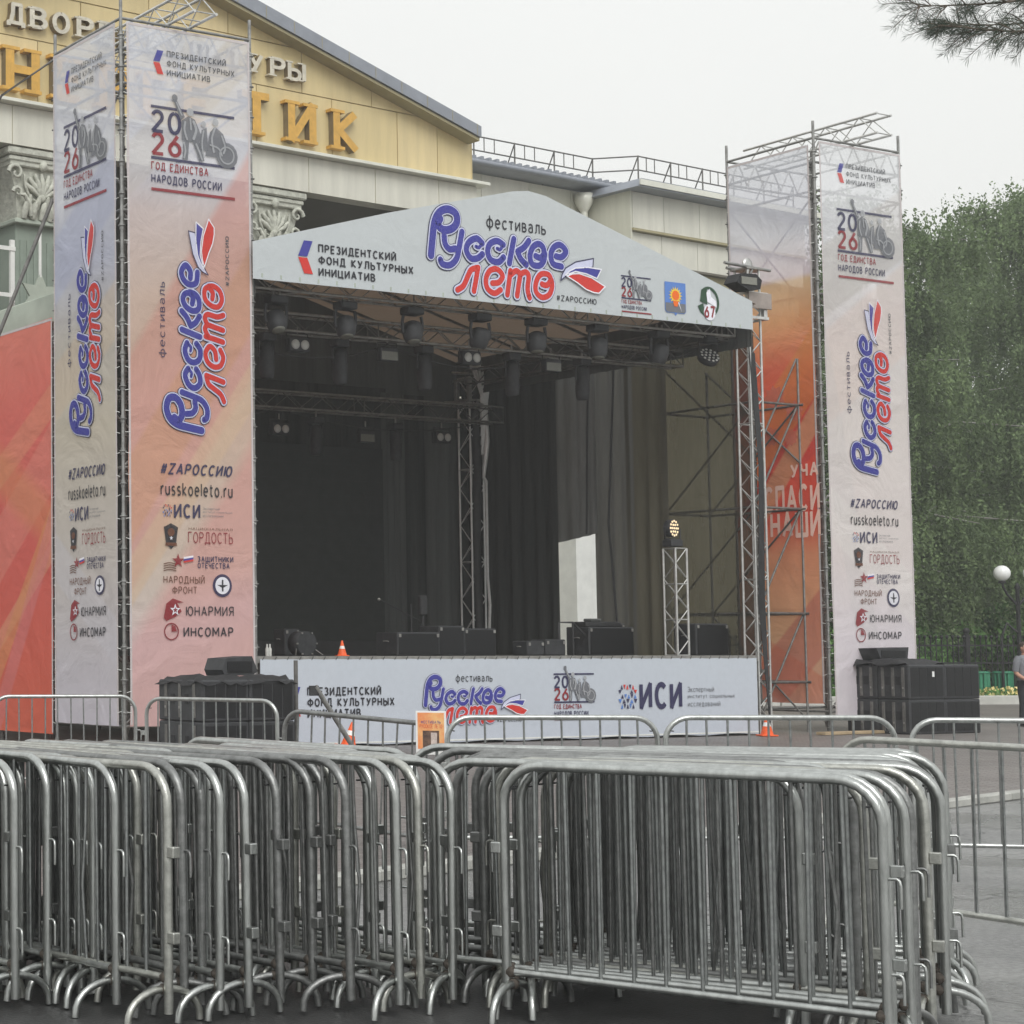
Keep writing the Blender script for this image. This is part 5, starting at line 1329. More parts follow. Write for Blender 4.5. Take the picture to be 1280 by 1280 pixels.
# pediment panels
rows = [12.93, 14.28, 15.3, 16.6]
cols = {0:[-19.6,-17.4,-14.9,-12.7,-10.2,-8.6,-6.8,-4.55,-2.5,-1.2,-.06], 1:[-16.5,-14.1,-11.6,-9.3,-7.4,-5.45,-3.3,-.06], 2:[-14,-12,-9.8,-7.6,-5]}
k = 0
for j in range(3):
    xs = cols[j]; z0, z1 = rows[j], rows[j+1]
    if xs[0] > -19.5: xs = [-19.6]+xs
    if xs[-1] < -.1: xs = xs+[-.06]
    for i in range(len(xs)-1):
        p = [(xs[i]+.012,z0+.012),(xs[i+1]-.012,z0+.012),(xs[i+1]-.012,z1-.012),(xs[i]+.012,z1-.012)]
        for sg in (-1, 1):
            p = clip_poly(p, lambda q: (16.42-.262*sg*(q[0]-AC)) - .02 - q[1])
            if len(p) < 3: break
        if len(p) < 3: continue
        k += 1
        b = MB(); b.prism(p, -.03+random.uniform(-.003,.003), .02); b.build('facade_panel', M['yellow' if k%3 else 'yellow2'], pt)
tri = [(-19.6,12.9),(-.05,12.9),(-.05,slope(0)),(AC,16.42),(-19.6,slope(-19.6))]
b = MB(); b.prism(tri, .021, .15); b.build('pediment_core', M['seam'], pt)
b = MB(); b.box(-.05,-.02,-.02,5,12.9,13.86); b.build('pediment_side', M['yellow'], pt)
# roof edge (grey metal), thick slab overhanging
for sg in (-1, 1):
    e = 9.66
    p = [(AC,16.44),(AC+sg*e,16.44-.262*e),(AC+sg*e,16.44-.262*e+.27),(AC,16.76)]
    b = MB(); b.prism(p, -.45, 8.0); b.build('roof_edge', M['roofm'], pt)
    p = [(AC,16.43),(AC+sg*(e-.02),16.43-.262*e),(AC+sg*(e-.02),16.36-.262*e),(AC,16.36)]
    b = MB(); b.prism(p, -.40, -.032); b.build('soffit_board', M['seam'], pt)
for i in range(12):
    x = AC+.5+i*.82; z = 16.44-.262*(x-AC)
    MB().box(x-.006,x+.006,-.456,-.451,z+.01,z+.28).build('roof_joint', M['seam'], pt)
# flashing cornice and entablature
MB().bbox(-19.9,.32,-.28,.1,12.82,12.90,.01).build('cornice_flashing', M['trim'], pt)
MB().box(.03,.30,.1,5,12.82,12.90).build('cornice_flashing', M['trim'], pt)
xs = [-19.8,-17.6,-15.5,-13.35,-11.2,-9.1,-7.0,-5.3,-3.25,-1.2,.08]
for i in range(len(xs)-1):
    MB().box(xs[i]+.01,xs[i+1]-.01,-.06+.003*(i%2),.35,12.0,12.81).build('entablature_panel', M['cream2'], pt)
MB().box(-19.75,.05,-.045,.34,12.01,12.80).build('entablature_core', M['seam'], pt)
MB().box(-.25,.07,.36,5,12.0,12.81).build('entablature_side', M['cream'], pt)
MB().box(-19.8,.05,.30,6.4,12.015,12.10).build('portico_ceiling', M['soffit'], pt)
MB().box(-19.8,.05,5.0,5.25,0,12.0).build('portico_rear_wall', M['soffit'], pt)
# windows of the portico rear wall
for x in (-18.2,-15.2,-11.4,-8.2,-5.0,-2.2):
    for z0, z1 in ((1.2,5.0),(6.2,10.6)):
        w = MB(); w.box(x-1.0,x+1.0,4.93,4.99,z0,z1); wo = w.build('window', M['glass'], pt)
        fz = MB(); fz.box(x-1.08,x-1.0,4.88,4.99,z0,z1); fz.box(x+1.0,x+1.08,4.88,4.99,z0,z1); fz.box(x-1.08,x+1.08,4.88,4.99,z1,z1+.08); fz.box(x-1.08,x+1.08,4.88,4.99,z0-.08,z0)
        for q in (-.33,.33): fz.box(x+q-.03,x+q+.03,4.9,4.93,z0,z1)
        for q in range(1,4): fz.box(x-1,x+1,4.895,4.925,z0+(z1-z0)*q/4-.025,z0+(z1-z0)*q/4+.025)
        fz.build('frame', M['frame'], wo)
# raised letters
def big_letter(ch, a0, a1, z0, z1, side, face, dep, bold):
    ps, W_ = glyph_polys(ch, .20)
    b = MB(); c = MB()
    for P, k in ps:
        pts = [(a0+px_/W_*(a1-a0), z0+(.04+pz_*.92)*(z1-z0)) for px_, pz_ in P]
        b.prism(pts, -.04-dep-k*.0012, -.034-k*.0005)
        c.add([(x,-.0405-dep-k*.0012-.0006,z) for x,z in pts], [(0,1,2,3)])
    o = b.build('letter', side, pt); o['kind'] = 'stuff'
    q = c.build('letter_face', face, o); q['kind'] = 'stuff'
def serifs(ch, a0, a1, z0, z1, side, face, dep):
    """slab serifs added at stem feet and heads"""
    w = a1-a0; h = (z1-z0)
    S_ = {'Н':[(0,.36),(.64,1)],'И':[(0,.36),(.64,1)],'К':[(0,.38)],'Е':[(0,.36)],'Р':[(0,.38)],'Г':[(0,.42)],'Т':[(.3,.7)],'У':[(.2,.6)],'Ы':[(0,.3),(.78,1)],'В':[(0,.36)],'Ь':[(0,.36)]}
    for (u0,u1) in S_.get(ch, []):
        e = .05*w
        MB().box(a0+u0*w-e*2,a0+u1*w+e,-.05-dep,-.036,z0,z0+.075*h).build('letter_serif', face, pt)
        if ch not in 'Т': MB().box(a0+u0*w-e*2,a0+u1*w+e,-.05-dep,-.036,z1-.075*h,z1).build('letter_serif', face, pt)
word = [('Э',-14.9),('Н',-13.60),('Е',-12.42),('Р',-11.25),('Г',-10.1),('Е',-9.0),('Т',-7.42),('И',-6.02),('К',-4.66)]
for ch, a in word: 
    w = .84 if ch in 'НИ' else .80
    if ch == 'Т': w = .97
    big_letter(ch, a, a+w, 13.08, 14.0, M['brownl'], M['gold'], .16, .035); serifs(ch, a, a+w, 13.08, 14.0, M['brownl'], M['gold'], .16)
word2 = [('Д',-13.55),('В',-12.98),('О',-12.42),('Р',-11.80),('Е',-11.22),('Ц',-10.7),('К',-9.9),('У',-9.35),('Л',-8.8),('Ь',-8.25),('Т',-7.7),('У',-7.15),('Р',-6.5),('Ы',-5.98)]
for ch, a in word2:
    big_letter(ch, a, a+(.46 if ch != 'Ы' else .54), 14.50, 14.92, M['brownl'], M['silver'], .12, .02); serifs(ch, a, a+.44, 14.50, 14.92, M['brownl'], M['silver'], .12)
# columns with carved composite capitals
def column(cx):
    w = .55
    b = MB(); b.bbox(cx-w,cx+w,.25,.25+2*w,.6,10.45,.02)
    co = b.build('column', M['plaster'], pt)
    fl = MB()
    for q in np.linspace(-.42,.42,6): fl.box(cx+q-.035,cx+q+.035,.225,.249,.9,10.1)
    fl.build('flute_strip', M['plaster'], co)
    MB().bbox(cx-w-.1,cx+w+.1,.1,.25+2*w+.1,10.42,10.52,.02).build('neck_ring', M['cowl'], co)
    MB().bbox(cx-w-.15,cx+w+.15,.1,.4+2*w,0,.6,.03).build('base', M['plaster'], co)
    c = MB()
    c.prism([(cx-.58,10.52),(cx+.58,10.52),(cx+.62,11.1),(cx+.78,11.62),(cx-.78,11.62),(cx-.62,11.1)], .15, 1.45)
    c.bbox(cx-.84,cx+.84,.02,1.5,11.70,11.80,.02); c.bbox(cx-.90,cx+.90,-.03,1.55,11.82,11.98,.03); c.bbox(cx-.80,cx+.80,.05,1.5,11.60,11.72,.02)
    cp = c.build('capital', M['carved'], pt)
    v = MB()
    for s_ in (-1, 1):       # corner volutes
        sp = [(cx+s_*(.66-.0*k)+s_*(.19-.014*k)*math.cos(k*.62), .06, 11.45+(.19-.014*k)*math.sin(k*.62)) for k in range(13)]
        v.path(sp, [.05-.0025*k for k in range(13)], 6)
        sp = [(cx+s_*.60+s_*(.13-.012*k)*math.cos(k*.7), .08, 11.05+(.13-.012*k)*math.sin(k*.7)) for k in range(10)]
        v.path(sp, [.045-.003*k for k in range(10)], 6)
        v.path([(cx+s_*.30,.06,10.58),(cx+s_*.34,.02,10.8),(cx+s_*.5,.0,11.0),(cx+s_*.62,-.02,10.98)], [.05,.06,.05,.03], 6)
    v.build('volute', M['carved'], cp)
    lf = MB()
    for i in range(7):       # shell fan in the middle
        an = R_(-60+20*i)
        lf.path([(cx,.11,10.98),(cx+.32*math.sin(an),.06,11.0+.30*math.cos(an)),(cx+.50*math.sin(an),.10,11.05+.46*math.cos(an))], [.03,.06,.035], 6)
    for i in range(5):
        x = cx-.44+.22*i
        lf.path([(x,.12,10.54),(x,.05,10.7),(x+.02,.03,10.84),(x+.03,-.01,10.88)], [.07,.075,.06,.025], 6)
    for i in range(4):
        x = cx-.33+.22*i
        lf.path([(x,.12,10.75),(x,.04,10.93),(x,.0,11.02)], [.05,.06,.02], 6)
    lf.sphere((cx,.09,10.98),.09,.07,.09,8,6); lf.sphere((cx,.04,11.66),.10,.08,.12,8,6)
    for s_ in (-1,1): lf.path([(cx+s_*.08,.1,10.9),(cx+s_*.3,.08,10.95),(cx+s_*.42,.08,11.2),(cx+s_*.45,.08,11.45)], .03, 5)
    lf.build('acanthus_relief', M['carved'], cp)
for cx in (-18.6,-12.52,-6.22,-1.0): column(cx)
# stars hanging before the left column
def star(a, b_, z, r, lab):
    t = thing('star_ornament', lab, 'ornament', bw(a,b_,z), BA)
    P = star_pts(0,0,r,6,.52,math.pi/2)
    c = MB(); c.prism(P,-.05,0); c.build('star_plate', M['cowl'], t)
    c = MB(); c.tube((0,-.02,r*.8),(0,-.02,r*2.6),.035,6); c.build('rod', M['white'], t)
star(-13.32,-1.0,8.66,.50,'large pale six-pointed star hanging before the left column')
t = thing('white_lattice', 'white wooden lattice panel in front of the window at the left photo edge', 'lattice', bw(-14.95,-1.2,7.2), BA)
for x in (.0,.42,.84): MB().box(x-.05,x+.05,-.03,.03,0,2.5).build('post', M['white'], t)
MB().box(-.05,.9,-.045,-.031,2.28,2.36).build('rail', M['white'], t); MB().box(-.05,.9,-.045,-.031,1.35,1.43).build('rail', M['white'], t)
for k in range(2): MB().tube((.0,-.05,.1+k*.2),(.85,-.05,1.25),.03,4).build('slat', M['white'], t); MB().tube((.85,-.06,.1),(.0,-.06,1.25),.03,4).build('slat', M['white'], t)
tag(MB().bbox(0,9.5,-.2,.2,0,.50,.02).build('entrance_beam', M['cowl'], None, sw(A_L+.45,TD+.15,7.06), SA+math.pi/2), 'pale green box beam above the red banner at the left edge', 'beam')

# right wing
wg = thing('palace_wing', 'long cream panelled wing of the palace with grey roof edge behind the stage', 'building', bw(0,0), BA)
zs = [0,3,6,9,11.2,13.0,14.2,14.93]
xs = [.1,2.0,3.7,5.6,7.52,9.25,10.6]
for i in range(len(xs)-1):
    for j in range(len(zs)-1):
        MB().box(xs[i]+.01,xs[i+1]-.01,4.97+random.uniform(0,.006),5.1,zs[j]+.01,zs[j+1]-.01).build('facade_panel', M['cream' if (i+j)%3 else 'cream2'], wg)
MB().box(.08,10.6,5.02,5.3,0,14.9).build('wall_core', M['seam'], wg)
# projecting block
BX0, BX1 = 9.92, 17.8
xs = [BX0,11.27,12.85,14.4,16.1,BX1]; zs = [0,2.6,5.2,7.9,9.7,11.4,12.6]
MB().box(BX0+.02,BX1-.02,3.62,8,0,14.6).build('wall_core', M['seam'], wg)
for i in range(5):
    for (z0,z1) in ((12.66,13.52),(13.60,14.66)):
        off = 0 if z0 < 13 else -.10
        MB().box(xs[i]+.01,xs[i+1]-.01,3.45+off,3.7,z0+.01,z1-.01).build('facade_panel', M['cream2'], wg)
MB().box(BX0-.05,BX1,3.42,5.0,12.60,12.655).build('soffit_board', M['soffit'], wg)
MB().box(BX0-.03,BX1,3.30,3.46,13.525,13.59).build('drip_moulding', M['seam'], wg)
MB().box(BX0-.08,BX0-.001,3.36,5.0,12.66,14.66).build('return_wall', M['cream'], wg)
for i in range(5):
    for j in range(6):
        if i == 1 and j in (2,): continue
        MB().box(xs[i]+.01,xs[i+1]-.01,4.02,4.2,zs[j]+.01,zs[j+1]-.01).build('facade_panel', M['yellow2' if j == 5 else 'cream'], wg)
w = MB(); w.box(11.3,12.8,4.04,4.08,5.3,7.8); wo = w.build('window', M['glass'], wg)
fz = MB()
for x in (11.3,11.9,12.74): fz.box(x,x+.07,3.98,4.03,5.3,7.8)
for z in (5.3,6.2,7.75): fz.box(11.3,12.8,3.975,4.025,z,z+.06)
fz.build('frame', M['frame'], wo)
# pale pier seen through the gap in the curtain
p = MB(); p.box(7.45,9.9,3.5,5.0,0,11.0); p.build('pier', M['white'], wg)
MB().tube((11.15,3.9,7.4),(11.15,3.9,5.9),.07,8).build('vent_pipe', M['white'], wg)
# eaves, gutters
MB().bbox(-.0,10.9,4.35,5.0,14.95,15.10,.02).build('eaves_soffit', M['roofm'], wg)
MB().tube((-.0,4.33,15.03),(10.75,4.33,15.03),.075,8).build('gutter', M['roofm'], wg)
b = MB()
for i in range(36):
    x = .1+i*.3; b.prism([(x,15.10),(x+.13,15.10),(x+.11,15.20),(x+.02,15.20)],4.3,9.0)
b.build('corrugated_roof', M['roofm'], wg)
MB().box(0,10.9,4.4,9.0,15.09,15.13).build('roof_sheet', M['roofm'], wg)
MB().prism([(BX0-.35,14.66),(BX1,14.66),(BX1,14.90),(BX0-.2,14.90)],2.85,8.0).build('eaves_box', M['roofm'], wg)
MB().box(BX0-.3,BX1,2.80,2.84,14.70,14.86).build('gutter', M['trim'], wg)
# downpipe with hopper
dp = thing('downpipe', 'white downpipe with a hopper at the inner corner of the palace wing', 'downpipe', bw(9.55,4.75), BA)
MB().lathe([(.09,14.25),(.24,14.5),(.27,14.62),(.27,14.80),(.0,14.80)],14).build('hopper', M['trim'], dp); MB().tube((0,0,0),(0,0,14.3),.10,12).build('pipe', M['trim'], dp)
for z in (13.8,12.2,9): MB().lathe([(.10,-.03),(.125,-.03),(.125,.03),(.10,.03)],12,(0,0,z)).build('clamp', M['alu_dim'], dp)
# roof railing
rl = thing('roof_railing', 'thin dark safety railing along the roof of the palace wing', 'railing', bw(0,0), BA)
def rail_run(x0, x1, b0, z0, step, lean=.0):
    n = max(1, round((x1-x0)/step))
    for z in (.88,.48): MB().tube((x0,b0,z0+z),(x1,b0,z0+z),.022,5).build('rail', M['scaf_dark'], rl)
    for i in range(n+1):
        x = x0+(x1-x0)*i/n
        MB().tube((x,b0,z0),(x,b0,z0+.9),.024,5).build('post', M['scaf_dark'], rl); MB().tube((x,b0,z0+.88),(x+.10,b0+.55,z0),.02,5).build('stay', M['scaf_dark'], rl)
        if i < n: MB().tube((x+(x1-x0)/n/2,b0,z0+.48),(x+(x1-x0)/n/2,b0,z0+.9),.016,5).build('bar', M['scaf_dark'], rl); MB().tube((x+(x1-x0)/n*.25,b0,z0+.48),(x+(x1-x0)/n*.25,b0,z0+.9),.016,5).build('bar', M['scaf_dark'], rl)
rail_run(.2, 9.9, 4.7, 15.0, 1.55)
rail_run(10.4, 17.5, 3.5, 14.88, 1.5)
MB().tube((9.9,4.7,15.88),(10.4,3.5,15.76),.022,5).build('rail', M['scaf_dark'], rl); MB().tube((9.9,4.7,15.48),(10.4,3.5,15.36),.022,5).build('rail', M['scaf_dark'], rl)
r2 = thing('roof_ladder_rail', 'small dark triangular rail behind the pediment edge', 'railing', bw(0,0), BA)
MB().path([(-1.1,1.5,14.6),(.1,1.5,15.22),(.45,1.5,14.2)],.022,5).build('rail', M['scaf_dark'], r2); MB().tube((.05,1.5,14.5),(.05,1.5,15.2),.02,5).build('post', M['scaf_dark'], r2); MB().tube((-.4,1.5,14.5),(-.4,1.5,14.95),.02,5).build('post', M['scaf_dark'], r2); MB().tube((-.8,1.5,14.4),(.05,1.5,14.8),.018,5).build('bar', M['scaf_dark'], r2)
# wire to the top left
tag(MB().path([bw(-15.5,-2,11.2), sw(A_L-1,TD,10.6), sw(A_L,TD,11.35)],.02,5).build('steel_cable', M['scaf_dark']), 'thin dark cable rising from the left photo edge to the left tower top', 'cable')
t = thing('floodlight', 'white wall lamp on an arm beside the top of the right tower', 'lamp', sw(A_R+TW+.10,.9,0), SA)
MB().bbox(-.02,.20,-.1,.1,8.35,8.95,.02).build('box', M['white'], t); MB().path([(-.05,0,9.1),(.05,0,9.3),(.10,0,9.6),(.10,0,9.75)],.05,7).build('arm', M['white'], t); MB().bbox(-.1,.28,-.12,.12,9.75,9.86,.03).build('head', M['white'], t); MB().lathe([(.02,0),(.12,.05),(.13,.12),(.03,.22)],12,(.08,0,9.87)).build('shade', M['cowl'], t)

# ================================================================== TREES
def leaf_mat(name, c1, c2):
    m = mat(name, c1, .65, 0, .3, .9, col2=c2)
    p = m.node_tree.nodes['Principled BSDF']; p.inputs['Specular IOR Level'].default_value = .2
    N = m.node_tree.nodes; L = m.node_tree.links
    tl = N.new('ShaderNodeBsdfTranslucent'); mx = N.new('ShaderNodeMixShader'); mx.inputs[0].default_value = .28
    cr = [n for n in N if n.type == 'VALTORGB'][0]
    L.new(cr.outputs[0], tl.inputs[0]); L.new(p.outputs[0], mx.inputs[1]); L.new(tl.outputs[0], mx.inputs[2])
    L.new(mx.outputs[0], N['Material Output'].inputs[0])
    return m
M['birch_leaf'] = leaf_mat('birch_leaves', (.22,.30,.135), (.075,.115,.05))
M['bush_leaf'] = leaf_mat('bush_leaves', (.23,.44,.12), (.09,.20,.06))
M['bark'] = mat('birch_bark', (.5,.49,.45), .8, 0, .6, 3, .01, 12, col2=(.10,.09,.08), stretch=(1,1,4))
M['dark_bark'] = mat('pine_bark', (.10,.075,.055), .9, 0, .4, 6, .02, 20)
def quads(name, P, S1, S2, m, parent):
    """many small leaf quads: P centres, S1/S2 half axes (n,3)"""
    n = len(P); v = np.empty((n,4,3), np.float32)
    v[:,0] = P-S1; v[:,1] = P-S2; v[:,2] = P+S1; v[:,3] = P+S2
    me = bpy.data.meshes.new(name)
    me.vertices.add(n*4); me.vertices.foreach_set('co', v.ravel())
    me.loops.add(n*4); me.loops.foreach_set('vertex_index', np.arange(n*4, dtype=np.int32))
    me.polygons.add(n); me.polygons.foreach_set('loop_start', np.arange(0, n*4, 4, dtype=np.int32)); me.polygons.foreach_set('loop_total', np.full(n, 4, np.int32))
    me.update(calc_edges=True); me.validate()
    me.materials.append(m)
    o = bpy.data.objects.new(name, me); COL.objects.link(o); o.parent = parent
    return o
def rand_axes(n, l, w, down=.0):
    d = rng.normal(size=(n,3)); d[:,2] -= down; d /= np.linalg.norm(d, axis=1)[:,None]
    e = rng.normal(size=(n,3)); e -= (e*d).sum(1)[:,None]*d; e /= np.linalg.norm(e, axis=1)[:,None]
    L_ = l*rng.uniform(.6,1.3,(n,1))
    return (d*L_).astype(np.float32), (e*L_*w).astype(np.float32)
def weeping(name, label, x, y, h, rad, seed, nl=60000, group='birches beyond the fence'):
    global rng
    rng = np.random.default_rng(seed)
    t = thing(name, label, 'tree', (x,y,0), 0, group)
    rr = random.Random(seed)
    tr = MB(); tr.path([(0,0,-.1),(.1,0,h*.3),(-.1,.1,h*.6),(.1,0,h*.92)], [.28,.22,.13,.03], 9)
    tips = []
    br = MB()
    for k in range(34):
        z = h*rr.uniform(.14,.95); an = rr.uniform(0, 2*math.pi)
        u = z/h
        R = rad*(1.12-.75*max(0,u-.35)/.65 - (.25 if u < .2 else 0))*rr.uniform(.6,1.1)
        up = rr.uniform(.05,.28)*R+.5
        P = [(0,0,z), (R*.45*math.cos(an),R*.45*math.sin(an),z+up), (R*math.cos(an),R*math.sin(an),z+up*.7)]
        br.path(P, [.09*(1.2-u),.05*(1.2-u),.015], 5)
        for q in np.linspace(.25,1,8):
            s_ = q*R; zz = z+up*(1.0-abs(q-.55)); tips.append((s_*math.cos(an)+rr.uniform(-.5,.5), s_*math.sin(an)+rr.uniform(-.5,.5), zz, rr.uniform(.8,3.4)*(1.15-.5*u)))
    trk = tr.build('trunk', M['bark'], t); br.build('limb', M['bark'], trk)
    tips = np.array(tips); idx = rng.integers(0, len(tips), nl//30)
    base = tips[idx]; ns = len(base)
    off = rng.normal(0,.42,(ns,3)); off[:,2] *= .7
    per = 30
    s_ = np.tile(np.linspace(0,1,per), ns)
    L_ = np.repeat(base[:,3]*rng.uniform(.4,1.35,ns), per)
    P = np.repeat(base[:,:3]+off, per, 0)
    sway = np.repeat(rng.normal(0,.22,(ns,2)), per, 0)
    P[:,0] += sway[:,0]*s_; P[:,1] += sway[:,1]*s_; P[:,2] -= L_*s_
    P += rng.normal(0,.05,P.shape)
    P[:,2] = np.maximum(P[:,2], 1.2+rng.uniform(0,1,len(P)))
    S1, S2 = rand_axes(len(P), .066, .5, 1.0)
    quads('crown', P.astype(np.float32), S1, S2, M['birch_leaf'], t)
    return t
weeping('birch_tree', 'weeping birch with the tallest crown just right of the right tower', 29.6, 61.0, 17.0, 4.2, 21, 150000)
weeping('birch_tree', 'weeping birch at the right photo edge, its crown top lower than its neighbour', 36.2, 64.0, 17.8, 4.6, 22, 150000)
weeping('birch_tree', 'darker birch farther back filling the gap between the two front birches', 36.6, 72.0, 17.2, 5.6, 23, 120000)
weeping('birch_tree', 'birch partly hidden behind the right tower, crown seen left of its neighbour', 26.0, 66.0, 15.2, 3.9, 24, 90000)
def bush(label, x, y, rx, ry, h, seed, nl, m=None):
    global rng
    rng = np.random.default_rng(seed)
    t = thing('bush', label, 'bush', (x,y,0))
    rr = random.Random(seed); b = MB()
    C = []
    for k in range(22):
        an = rr.uniform(0,6.28); r = rr.uniform(.2,1)
        p = (rx*r*math.cos(an), ry*r*math.sin(an), h*rr.uniform(.35,.95)*(1-.3*r)); C.append((*p, rr.uniform(.35,.8)))
        b.path([(0,0,0),(p[0]*.4,p[1]*.4,p[2]*.5),p],[.04,.025,.008],5)
    b.build('stem', M['dark_bark'], t)
    C = np.array(C); idx = rng.integers(0, len(C), nl)
    d = rng.normal(size=(nl,3)); d /= np.linalg.norm(d,axis=1)[:,None]
    P = C[idx,:3]+d*C[idx,3:4]*rng.uniform(.55,1.05,(nl,1)); P[:,2] = np.maximum(P[:,2],.1)
    S1, S2 = rand_axes(nl, .085, .6, -.1)
    quads('foliage', P.astype(np.float32), S1, S2, m or M['bush_leaf'], t)
bush('bright green bush behind the iron fence, right of the right tower', 28.6, 60.0, 2.0, 1.3, 4.3, 31, 16000)
bush('mid green bush behind the iron fence, by the globe lamp', 33.2, 61.2, 2.1, 1.5, 3.4, 32, 14000)
bush('low dark green bush at the foot of the fence behind the speakers', 27.2, 59.4, 1.3, 1.0, 2.2, 33, 8000)
# a far green mass behind the birches closes the view
rng = np.random.default_rng(77)
n = 110000
P = np.stack([rng.uniform(24,60,n), 84+rng.normal(0,2.5,n), np.zeros(n)],1); P[:,2] = rng.uniform(0,1,n)**.8*(12.5+2.0*np.sin(P[:,0]*.55)+1.2*np.sin(P[:,0]*1.7))
S1, S2 = rand_axes(n, .20, .62, .2)
o = quads('distant_wood', P.astype(np.float32), S1, S2, M['birch_leaf'], None); tag(o, 'dense green wood far behind the birches', 'wood', None, 'stuff')

# pine branch reaching in at the top right
pn = thing('pine_tree', 'pine whose needled boughs hang into the top right corner of the photo', 'tree', (15.05,21.2,.14))
tr = MB().path([(0,0,0),(.05,0,5),(-.05,.05,9.5),(0,0,12)], [.24,.20,.14,.05], 10).build('trunk', M['dark_bark'], pn)
bb = MB(); twigs = []
def bough(pts, r0):
    pts = cat_rom3(pts); n = len(pts)
    bb.path(pts, [r0*(1-.85*i/(n-1)) for i in range(n)], 5); return pts
def cat_rom3(P, n=6):
    P = [np.array(p,float) for p in P]; out = []
    for i in range(len(P)-1):
        p0,p1,p2,p3 = P[max(i-1,0)],P[i],P[i+1],P[min(i+2,len(P)-1)]
        for k in range(n):
            t = k/n; out.append(tuple(.5*((2*p1)+(-p0+p2)*t+(2*p0-5*p1+4*p2-p3)*t*t+(-p0+3*p1-3*p2+p3)*t**3)))
    return out+[tuple(P[-1])]
rp = random.Random(5)
def s2(px, pyy, Y=21.0):
    return None
# points relative to the tree base, boughs at about 8.5 m, running left (-x)
B1 = bough([(0,0,8.3),(-1.6,-.2,8.45),(-2.6,-.3,8.35),(-3.35,-.3,8.30),(-4.1,-.2,8.40)], .035)
B2 = bough([(0,0,7.6),(-1.3,-.3,8.0),(-2.0,-.3,7.72),(-2.5,-.35,7.60)], .025)
B3 = bough([(0,0,9.3),(-1.8,0,9.1),(-3.0,.1,8.8),(-4.2,.1,8.72)], .035)
B4 = bough([(0,0,8.9),(-1.2,.4,8.9),(-2.6,.5,8.68),(-3.6,.4,8.6)], .03)
B5 = bough([(0,0,6.9),(-1.0,-.2,7.35),(-1.45,-.3,7.25),(-1.62,-.3,7.0)], .022)
needles = []
for B in (B1,B2,B3,B4,B5):
    m_ = len(B)
    for i in range(int(m_*.3), m_):
        for s_ in range(3):
            p = np.array(B[i]); d = np.array([-.55+rp.uniform(-.5,.35), rp.uniform(-.7,.7), rp.uniform(-.85,.45)])
            d /= np.linalg.norm(d); l = rp.uniform(.18,.55)
            q = p+d*l*.5+np.array([0,0,.03]); e = p+d*l
            bb.path([tuple(p),tuple(q),tuple(e)],[.008,.006,.003],4)
            needles.append((p,e))
bb.build('bough', M['dark_bark'], tr)
rng = np.random.default_rng(9)
PP = []; DD = []
for p, e in needles:
    k = 80
    u = rng.uniform(.1,1.05,(k,1)); c = p+(e-p)*u
    ax = (e-p)/np.linalg.norm(e-p); d = rng.normal(size=(k,3)); d -= (d@ax)[:,None]*ax; d /= np.linalg.norm(d,axis=1)[:,None]
    d = d*.8+ax*.75+np.array([0,0,.1]); d /= np.linalg.norm(d,axis=1)[:,None]
    l = rng.uniform(.045,.085,(k,1)); PP.append(c+d*l); DD.append(d*l)
PP = np.concatenate(PP); DD = np.concatenate(DD)
E_ = np.cross(DD, rng.normal(size=DD.shape)); E_ /= np.linalg.norm(E_,axis=1)[:,None]; E_ *= .0024
M['needle'] = leaf_mat('pine_needles', (.085,.115,.075), (.045,.06,.045))
quads('needles', PP.astype(np.float32), DD.astype(np.float32), E_.astype(np.float32), M['needle'], tr)

# ================================================================== park edge: fence, lawn, lamp, flowers, person
PA = R_(12)
def pw(a, b_=0, z=0): return fr((25.0,54.5), PA, a, b_, z)
g = MB(); q = [pw(-6,.3), pw(40,.3), pw(40,40), pw(-6,40)]
g.prism([(p[0],p[1]) for p in q], .05, .16, 'z'); tag(g.build('lawn', mat('lawn_soil', (.075,.115,.035), .9, 0, .4, .8, .03, 20)), kind='structure')
wk = tag(bpy.data.objects.new('lawn_kerb', None), kind='structure'); COL.objects.link(wk)
kb2 = MB(); kb2.bbox(-.98,.98,-.1,.1,0,.30,.02); kme2 = kb2.mesh('kerb_stone', mat('whitewashed_kerb', (.52,.52,.48), .8, 0, .2, 2, .004, 20))
for i in range(20): x, y, _ = pw(-5+2*i, .18); inst('kerb_stone', kme2, wk, (x,y,0), PA)
rng = np.random.default_rng(3); n = 26000
P = np.stack([rng.uniform(-5,22,n), rng.uniform(.4,7,n), rng.uniform(.16,.45,n)],1)
Q = np.array([pw(a,b) [:2] for a, b in P[:,:2]]); P[:,:2] = Q
S1, S2 = rand_axes(n, .09, .3, -1.2)
tag(quads('grass', P.astype(np.float32), S1, S2, M['bush_leaf'], None), 'green grass and low leaves on the lawn before the iron fence', 'grass', None, 'stuff')
n = 420; P = np.stack([rng.uniform(4.8,10.8,n), rng.uniform(.5,.95,n), rng.uniform(.28,.52,n)],1)
P[:,:2] = np.array([pw(a,b)[:2] for a, b in P[:,:2]])
S1, S2 = rand_axes(n, .055, .95)
o = quads('flowers', P.astype(np.float32), S1, S2, mat('yellow_petals', (.80,.62,.12), .6, 0, .3, 30, col2=(.8,.75,.5)), None); tag(o, 'yellow and cream flowers blooming on the lawn by the person', 'flowers', None, 'stuff')
fc = thing('iron_fence', 'black wrought iron fence before the bushes and birches', 'fence', pw(-5,1.9,.1), PA)
M['iron'] = mat('black_iron', (.02,.02,.022), .5, .3, .3, 5)
pk = MB(); pk.box(-.014,.014,-.014,.014,0,1.85); pk.sphere((0,0,1.9),.05,.05,.06,6,5); pkm = pk.mesh('picket', M['iron'])
